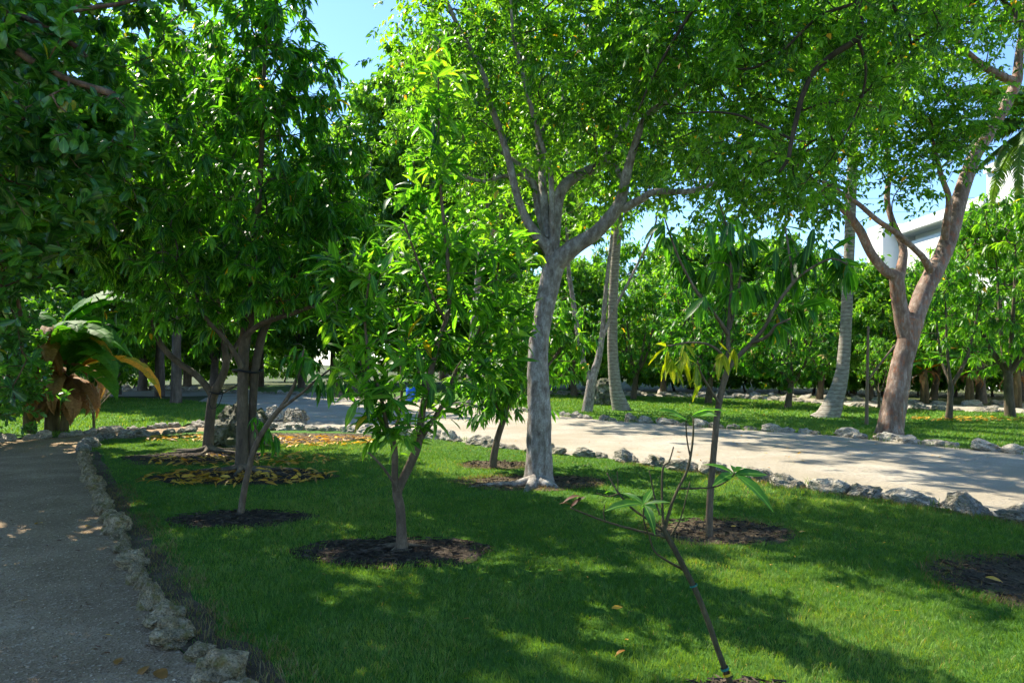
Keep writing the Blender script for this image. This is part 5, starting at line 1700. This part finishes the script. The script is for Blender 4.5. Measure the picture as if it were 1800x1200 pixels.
PROTO = {
    'round': orchard_proto(1, 1.1, [((0, 0, 3.0), (2.0, 2.0, 1.9), 0.7), ((0.4, 0.2, 4.6), (1.2, 1.2, 0.9), 0.3)], 480, 0.20, 0.31, 15, name='mango_tree'),
    'flush': orchard_proto(2, 1.0, [((0, 0, 2.8), (2.1, 2.0, 1.9), 0.75), ((-0.5, 0.1, 4.5), (1.2, 1.2, 0.9), 0.25)], 480, 0.20, 0.31, 15, flush=30, name='mango_tree', mat='leaf_mango'),
    'loose': orchard_proto(3, 0.9, [((0, 0, 2.6), (1.3, 1.3, 1.1), 0.6), ((0.2, 0.2, 3.7), (0.9, 0.9, 0.8), 0.4)], 150, 0.18, 0.28, 12, r0=0.085, forks=3, name='mango_tree'),
    'small': orchard_proto(4, 1.0, [((0, 0, 3.2), (2.3, 2.2, 1.9), 0.7), ((0.3, -0.2, 4.7), (1.4, 1.4, 0.9), 0.3)], 460, 0.15, 0.25, 30, 'gumbo', 'spray', 'leaf_far', name='orchard_tree'),
    'tall': orchard_proto(5, 5.0, [((0, 0, 9.5), (4.2, 4.2, 3.8), 0.5), ((1.2, 0.5, 13.5), (3.0, 3.0, 2.6), 0.25), ((-2.2, -0.6, 7.2), (2.6, 2.4, 2.2), 0.25)], 760, 0.26, 0.46, 34, 'gumbo', 'spray', 'leaf_far', 'bark_tall', 0.22, name='tall_tree'),
    'broad': orchard_proto(7, 1.6, [((0, 0, 4.6), (3.2, 3.0, 3.0), 0.7), ((0.6, 0.2, 7.2), (2.0, 2.0, 1.5), 0.3)], 640, 0.22, 0.38, 30, 'gumbo', 'spray', 'leaf_far', 'bark_tall', 0.2, name='broad_tree'),
    'under': orchard_proto(6, 0.4, [((0, 0, 1.6), (1.9, 1.5, 1.45), 1.0)], 300, 0.18, 0.30, 20, 'gumbo', 'spray', 'leaf_far', 'bark_dark', 0.05, name='shrub'),
}


def at(px, Y):
    p = P(px, 640, Y)
    return (p.x, p.y, 0)


rnd = random.Random(5)
GO = 'orchard trees across the road'
spots = [
    ('round', 1113, 31.0, 1.00, 'orchard mango with pale forked trunk right of the ringed palm'),
    ('small', 1010, 34.0, 1.15, 'leafy orchard tree seen just right of the central grey trunk'),
    ('round', 1165, 36.0, 1.20, 'sunlit orchard tree below the thin slanting branch'),
    ('flush', 1245, 27.5, 1.05, 'orchard mango with cream young leaves behind the thin young mango'),
    ('broad', 1290, 45.0, 1.1, 'orchard tree deep behind the thin young mango crown'),
    ('flush', 1384, 25.0, 0.95, 'orchard mango with drooping tan new leaves left of the curved palm'),
    ('round', 1440, 31.0, 1.15, 'dark green orchard mango directly behind the curved palm'),
    ('small', 1530, 30.0, 1.10, 'orchard tree between the curved palm and the coppery trunk'),
    ('round', 1500, 37.0, 1.30, 'far orchard tree behind the coppery fork'),
    ('loose', 1668, 19.8, 1.05, 'slim young mango with crooked pale trunk right of the coppery tree'),
    ('flush', 1640, 31.0, 1.20, 'orchard mango framed by the coppery tree fork'),
    ('round', 1725, 28.0, 1.5, 'broad orchard mango below the white building'),
    ('small', 1590, 38.0, 1.25, 'distant orchard tree under the white parapet'),
    ('round', 1800, 30.0, 1.15, 'orchard mango at the right edge behind the banana plants'),
    ('loose', 1545, 24.5, 0.62, 'short young mango tied to a stake by the coppery trunk'),
    ('round', 1070, 42.0, 1.65, 'far orchard tree behind the pitted boulder'),
    ('small', 1215, 44.0, 1.75, 'farthest orchard tree on the skyline below the pale sky'),
    ('small', 1380, 42.0, 1.65, 'far orchard tree on the skyline left of the curved palm'),
    ('small', 940, 36.0, 1.10, 'orchard tree behind the central grey trunk'),
]
for k, px, Y, s, lab in spots:
    copy_tree(PROTO[k], at(px, Y), rnd.uniform(0, 6.28), s * rnd.uniform(0.95, 1.05), lab, GO)
# the large mango at the right edge
copy_tree(PROTO['round'], at(1776, 20.6), 1.0, (1.05, 1.05, 1.28), 'tall sunlit mango with forked trunk at the right edge', GO)

GT = 'tall trees far behind on the left'
talls = [
    ('tall', 281, 34.0, 1.0, 'tall fluted trunk, left one of the pair beyond the left lawn'),
    ('tall', 309, 27.8, 0.9, 'tall fluted trunk, right one of the pair beyond the left lawn'),
    ('tall', 329, 45.0, 1.1, 'far tall trunk just right of the fluted pair'),
    ('tall', 205, 36.0, 1.0, 'dark tall tree behind the dry bare shrub'),
    ('tall', 60, 33.0, 1.05, 'tall tree rising behind the banana plant'),
    ('tall', 458, 48.0, 1.0, 'reddish tall tree seen between the mango trunks'),
    ('tall', 585, 52.0, 0.98, 'tall tree behind the far boulder, crown against the sky'),
    ('tall', 835, 58.0, 1.5, 'tall tree behind the young middle mango'),
    ('tall', -122, 13.5, 0.62, 'added tall leafy tree just outside the left edge, shading the gravel path'),  # added outside the view to throw shade on the path
    ('tall', -80, 9.8, 0.65, 'added leafy tree outside the left edge, placed to shade lawn and path'),  # added to keep the sun off the left lawn and path
    ('tall', 640, 62.0, 1.75, 'tall sunny tree with yellowish crown left of the central canopy'),
    ('tall', 780, 66.0, 2.0, 'tall tree behind the top of the young middle mango'),
    ('tall', 900, 70.0, 2.2, 'tall tree behind the central grey limbs'),
    ('tall', 735, 60.0, 1.0, 'distant tall tree at the left end of the back lawn'),
]
for k, px, Y, s, lab in talls:
    copy_tree(PROTO[k], at(px, Y), rnd.uniform(0, 6.28), s, lab, GT)

GB = 'broad trees behind the left lawn'
for px, Y, s, lab in ((60, 42, 1.4, 'broad tree above and behind the banana plant'), (180, 33, 1.1, 'broad tree behind the dry shrub'), (250, 41, 1.25, 'broad tree left of the fluted trunks'), (375, 40, 1.2, 'broad tree behind the low forked mango'), (440, 52, 1.3, 'broad tree at the road end behind the mango trunks'),
                      (530, 46, 1.15, 'broad tree behind the bent sapling'), (640, 50, 1.3, 'broad tree behind the far brown boulder'), (740, 44, 1.2, 'broad tree behind the middle young mango'), (860, 42, 1.15, 'broad tree left of the central grey trunk'), (-40, 40, 1.5, 'broad tree at the left edge behind the round leaved shrub')):
    copy_tree(PROTO['broad'], at(px, Y), rnd.uniform(0, 6.28), s, lab, GB)

GU = 'shrubs closing the background'
sh = [(20, 24, 'shrub filling the gap behind the banana stem'), (140, 30, 'shrub between the banana and the dark tall tree'), (235, 44, 'low bush left of the fluted trunks'), (300, 52, 'low bush behind the fluted trunks'),
      (385, 55, 'bush behind the low forked mango'), (500, 62, 'bush at the far road end between mango trunks'), (620, 64, 'bush behind the brown far boulder'), (720, 60, 'bush behind the young middle mango stem'),
      (830, 56, 'bush at the far end of the back lawn'), (930, 47, 'bush left of the central grey trunk, far back'), (1000, 44, 'hedge bush nearest the central trunk'), (1060, 43, 'hedge bush behind the pitted boulder'),
      (1120, 42, 'hedge bush under the pale forked orchard mango'), (1185, 41, 'hedge bush left of the thin young mango stem'), (1250, 40, 'hedge bush behind the thin young mango stem'), (1310, 39, 'hedge bush right of the thin young mango stem'),
      (1370, 38, 'hedge bush left of the curved palm foot'), (1430, 37, 'hedge bush behind the curved palm foot'), (1490, 36, 'hedge bush right of the curved palm'), (1550, 35, 'hedge bush left of the coppery trunk'), (1615, 35, 'hedge bush right of the coppery trunk'),
      (1680, 34, 'hedge bush behind the slim crooked mango'), (1745, 34, 'hedge bush left of the large edge mango'), (1810, 34, 'hedge bush at the right edge')]
for px, Y, lab in sh:
    copy_tree(PROTO['under'], at(px, Y), rnd.uniform(0, 6.28), rnd.uniform(1.0, 1.45), lab, GU, 'shrub')
for r in PROTO.values():
    drop(r)

# ------------------------------------------------------------------ dry bare shrub, stake, far bits
t = Tree('dry_shrub', G(165, 757), 'leafless twiggy dry shrub on the sunny left lawn', 'shrub')
YD = 16.4
t.px_limb([(165, 760, 3.2), (165, 745, 2.8), (164, 728, 2.6), (163, 718, 2.2)], YD, 8, 0.05)
hub = P(164, 720, YD)
for i in range(70):
    a = random.random() * 6.283
    e_ = random.uniform(0.55, 1.35)
    L = random.uniform(0.5, 1.05)
    d = Vector((math.cos(a) * math.cos(e_), math.sin(a) * math.cos(e_), math.sin(e_)))
    kk = Vector((random.uniform(-.08, .08), random.uniform(-.08, .08), 0.03))
    st = hub + Vector((0, 0, random.uniform(-0.12, 0.15)))
    V, Fc, _, _ = sweep([st, st + d * L * 0.5 + kk, st + d * L], [0.009, 0.007, 0.004], 5, 0, 0, 2)
    t.tv.append((V, Fc, np.zeros(len(V))))
V, Fc, T = merge(t.tv[1:])
t.tv = t.tv[:1]
t.finish('bark_young')
tag(link('twigs', tri_mesh('twigs', V - np.array(t.base), Fc), MATS['twig_pale'], t.root), kind='stuff')

bo = G(1523, 747)
root = tag(empty('plant_stake', bo), 'thin upright wooden stake left of the coppery trunk', 'stake')
V, Fc, _, _ = sweep([bo + Vector((0, 0, -0.05)), bo + Vector((0.02, 0, 1.0)), bo + Vector((0.05, 0, 2.6))], [0.05, 0.04, 0.03], 8, 0.1)
link('pole', tri_mesh('pole', V - np.array(bo), Fc), MATS['stake_wood'], root)
V, Fc, _, _ = sweep([bo + Vector((0.05, 0, 1.2)), bo + Vector((0.35, 0, 1.6)), bo + Vector((0.75, 0, 2.1))], [0.03, 0.03, 0.02], 8, 0.1)
link('brace', tri_mesh('brace', V - np.array(bo), Fc), MATS['stake_wood'], root)

# blue barrel and yellow post far across the road


def lathe(profile, n=20):
    V, Fc = [], []
    for r, z in profile:
        for i in range(n):
            a = 6.28319 * i / n
            V.append((r * math.cos(a), r * math.sin(a), z))
    for k in range(len(profile) - 1):
        for i in range(n):
            j = (i + 1) % n
            a, b = k * n + i, k * n + j
            Fc += [(a, b, b + n), (a, b + n, a + n)]
    return V, Fc


V, Fc = lathe([(0.02, 0), (0.27, 0), (0.29, 0.05), (0.29, 0.28), (0.305, 0.30), (0.29, 0.32), (0.29, 0.6), (0.305, 0.62), (0.29, 0.64), (0.28, 0.86), (0.25, 0.88), (0.02, 0.87)])
b_ = G(722, 706)
V = np.array(V) * 0.7
tag(link('blue_barrel', tri_mesh('blue_barrel', V, Fc), MATS['blue_plastic'], loc=(b_.x, b_.y, 0.01)), 'bright blue plastic container across the road behind the young mango', 'container')

# ------------------------------------------------------------------ white building


def box(V, Fc, x0, x1, y0, y1, z0, z1):
    b = len(V)
    V += [(x0, y0, z0), (x1, y0, z0), (x1, y1, z0), (x0, y1, z0), (x0, y0, z1), (x1, y0, z1), (x1, y1, z1), (x0, y1, z1)]
    Fc += [(b, b + 3, b + 2, b + 1), (b + 4, b + 5, b + 6, b + 7), (b, b + 1, b + 5, b + 4), (b + 1, b + 2, b + 6, b + 5), (b + 2, b + 3, b + 7, b + 6), (b + 3, b, b + 4, b + 7)]


def boxes(name, lst, mat, parent):
    V, Fc = [], []
    for a in lst:
        box(V, Fc, *a)
    me = bpy.data.meshes.new(name)
    me.from_pydata(V, [], Fc)
    me.update()
    for p in me.polygons:
        p.use_smooth = False
    return link(name, me, MATS[mat], parent)


bd = tag(empty('white_building', (29.0, 42.0, 0)), 'white flat roofed building rising behind the trees at right', 'building')
boxes('tall_wing', [(0.2, 14, -22, 0, 0, 13.3)], 'white_render', bd)
boxes('low_wing', [(0.6, 14, 0.003, 10.0, 0, 10.7)], 'white_render', bd)
boxes('roof_slab', [(0.0, 14.0, 0.01, 10.2, 11.35, 12.0)], 'white_render', bd)
boxes('recessed_band', [(1.6, 13, 0.02, 9.8, 10.7, 11.35)], 'white_render', bd)
boxes('parapet', [(0.0, 14.2, -22.2, -0.004, 13.3, 13.75)], 'white_render', bd)
boxes('end_block', [(-0.6, 6, 10.3, 12.6, 0, 12.4)], 'white_render', bd)

# power lines in the sky gap
for i, (z0, lab) in enumerate(((17.6, 'upper thin power line crossing the sky gap'), (16.4, 'lower thin power line crossing the sky gap'))):
    pts = [Vector((-10 + k * 10, 62 - k * 0.5, z0 - 0.5 * (1 - ((k - 3) / 3.0) ** 2) - 0.25 * k)) for k in range(7)]
    V, Fc, _, _ = sweep(pts, [0.018] * 7, 5, 0, 0, 4)
    tag(link('power_line', tri_mesh('power_line', V, Fc), MATS['wire']), lab, 'power line')

# ------------------------------------------------------------------ fallen leaves


def litter(spots, n, mat, name, label, lmin=0.12, lmax=0.22):
    pos = []
    for px, py, rx, ry, f in spots:
        c = G(px, py)
        k = int(n * f)
        a = RNG.random(k) * 6.283
        r = np.sqrt(RNG.random(k))
        pos.append(np.stack([c.x + np.cos(a) * r * rx, c.y + np.sin(a) * r * ry, RNG.uniform(0.045, 0.075, k) if lmax > 0.13 else RNG.uniform(0.02, 0.035, k)], 1))
    pos = np.concatenate(pos)
    k = len(pos)
    az = RNG.random(k) * 6.283
    d = np.stack([np.cos(az), np.sin(az), RNG.normal(0.05, 0.12, k)], 1)
    up = np.array([[0, 0, 1.0]]) + RNG.normal(0, 0.35, (k, 3))
    me = tri_mesh(name, *leaves_mesh('mango', 1, pos, d, up, RNG.uniform(lmin, lmax, k), np.clip(RNG.normal(0.5, 0.25, k), 0, 1)))
    return tag(link(name, me, MATS[mat]), label, 'leaf litter', kind='stuff')


litter([(420, 842, 1.3, 0.7, 0.30), (420, 812, 1.5, 0.8, 0.22), (520, 778, 1.7, 1.0, 0.34), (330, 772, 0.9, 0.6, 0.14)], 900, 'leaf_fallen', 'leaf_litter', 'drift of yellow brown fallen leaves round the mango trunks')
litter([(1700, 738, 2.0, 0.8, 1.0)], 160, 'leaf_fallen', 'leaf_litter', 'yellow fallen leaves under the right mango trees')
litter([(900, 1000, 3.5, 2.0, 0.5), (1300, 1000, 2.2, 1.6, 0.3), (250, 1000, 1.8, 1.8, 0.2)], 110, 'leaf_fallen', 'leaf_litter', 'tiny scattered dry leaf bits on the near lawn and path', 0.02, 0.055)
litter([(1300, 790, 6.5, 2.6, 0.7), (700, 735, 4.5, 2.5, 0.3)], 110, 'leaf_fallen', 'leaf_litter', 'scattered brown leaves on the sandy road', 0.05, 0.12)
litter([(240, 1030, 0.5, 0.5, 0.25), (285, 1120, 0.45, 0.4, 0.3), (200, 935, 0.5, 0.8, 0.25), (165, 860, 0.6, 1.2, 0.2)], 150, 'leaf_dry', 'leaf_litter', 'brown crumbs of dry leaf gathered along the mossy path border', 0.015, 0.05)
SPOTS = [(1075, 1084, 0.085, 'pale yellow fallen leaf in a sun spot on the near lawn'), (275, 1183, 0.12, 'reddish brown fallen leaf lying on the path near the bottom'), (262, 1176, 0.10, 'dry fallen leaf beside the reddish one on the path'),
         (210, 1162, 0.09, 'brown fallen leaf in the small sunny patch on the path'), (75, 922, 0.10, 'pale fallen leaf on the shaded path at far left'), (150, 928, 0.09, 'pale fallen leaf on the shaded path near the border'),
         (1415, 943, 0.09, 'orange fallen leaf on the lawn right of the thin young mango'), (1732, 1027, 0.11, 'orange fallen leaf on the bare soil at the right edge'), (1190, 796, 0.14, 'brown fallen leaf on the sandy road'), (1285, 935, 0.07, 'yellow fallen leaf at the foot of the thin young mango'),
         (415, 1197, 0.12, 'brown fallen leaf at the bottom edge beside the border stones'), (1100, 1160, 0.07, 'small tan fallen leaf on the grass left of the leaning sapling')]
for i, (x, y, L, lab) in enumerate(SPOTS):
    V, Fc = TEMPL[('mango', 2)][i % 3]
    W = V * np.array([2.0, 1, 1]) * L
    me = tri_mesh('fallen_leaf', W, Fc, np.full(len(V), 0.75 if 'yellow' in lab or 'pale' in lab or 'orange' in lab else 0.15))
    g_ = G(x, y)
    o = link('fallen_leaf', me, MATS['leaf_fallen'], loc=(g_.x, g_.y, 0.055 if y > 800 and x > 420 else 0.02))
    o.rotation_euler = (0.1, 0.15, random.random() * 6.28)
    tag(o, lab, 'fallen leaf')
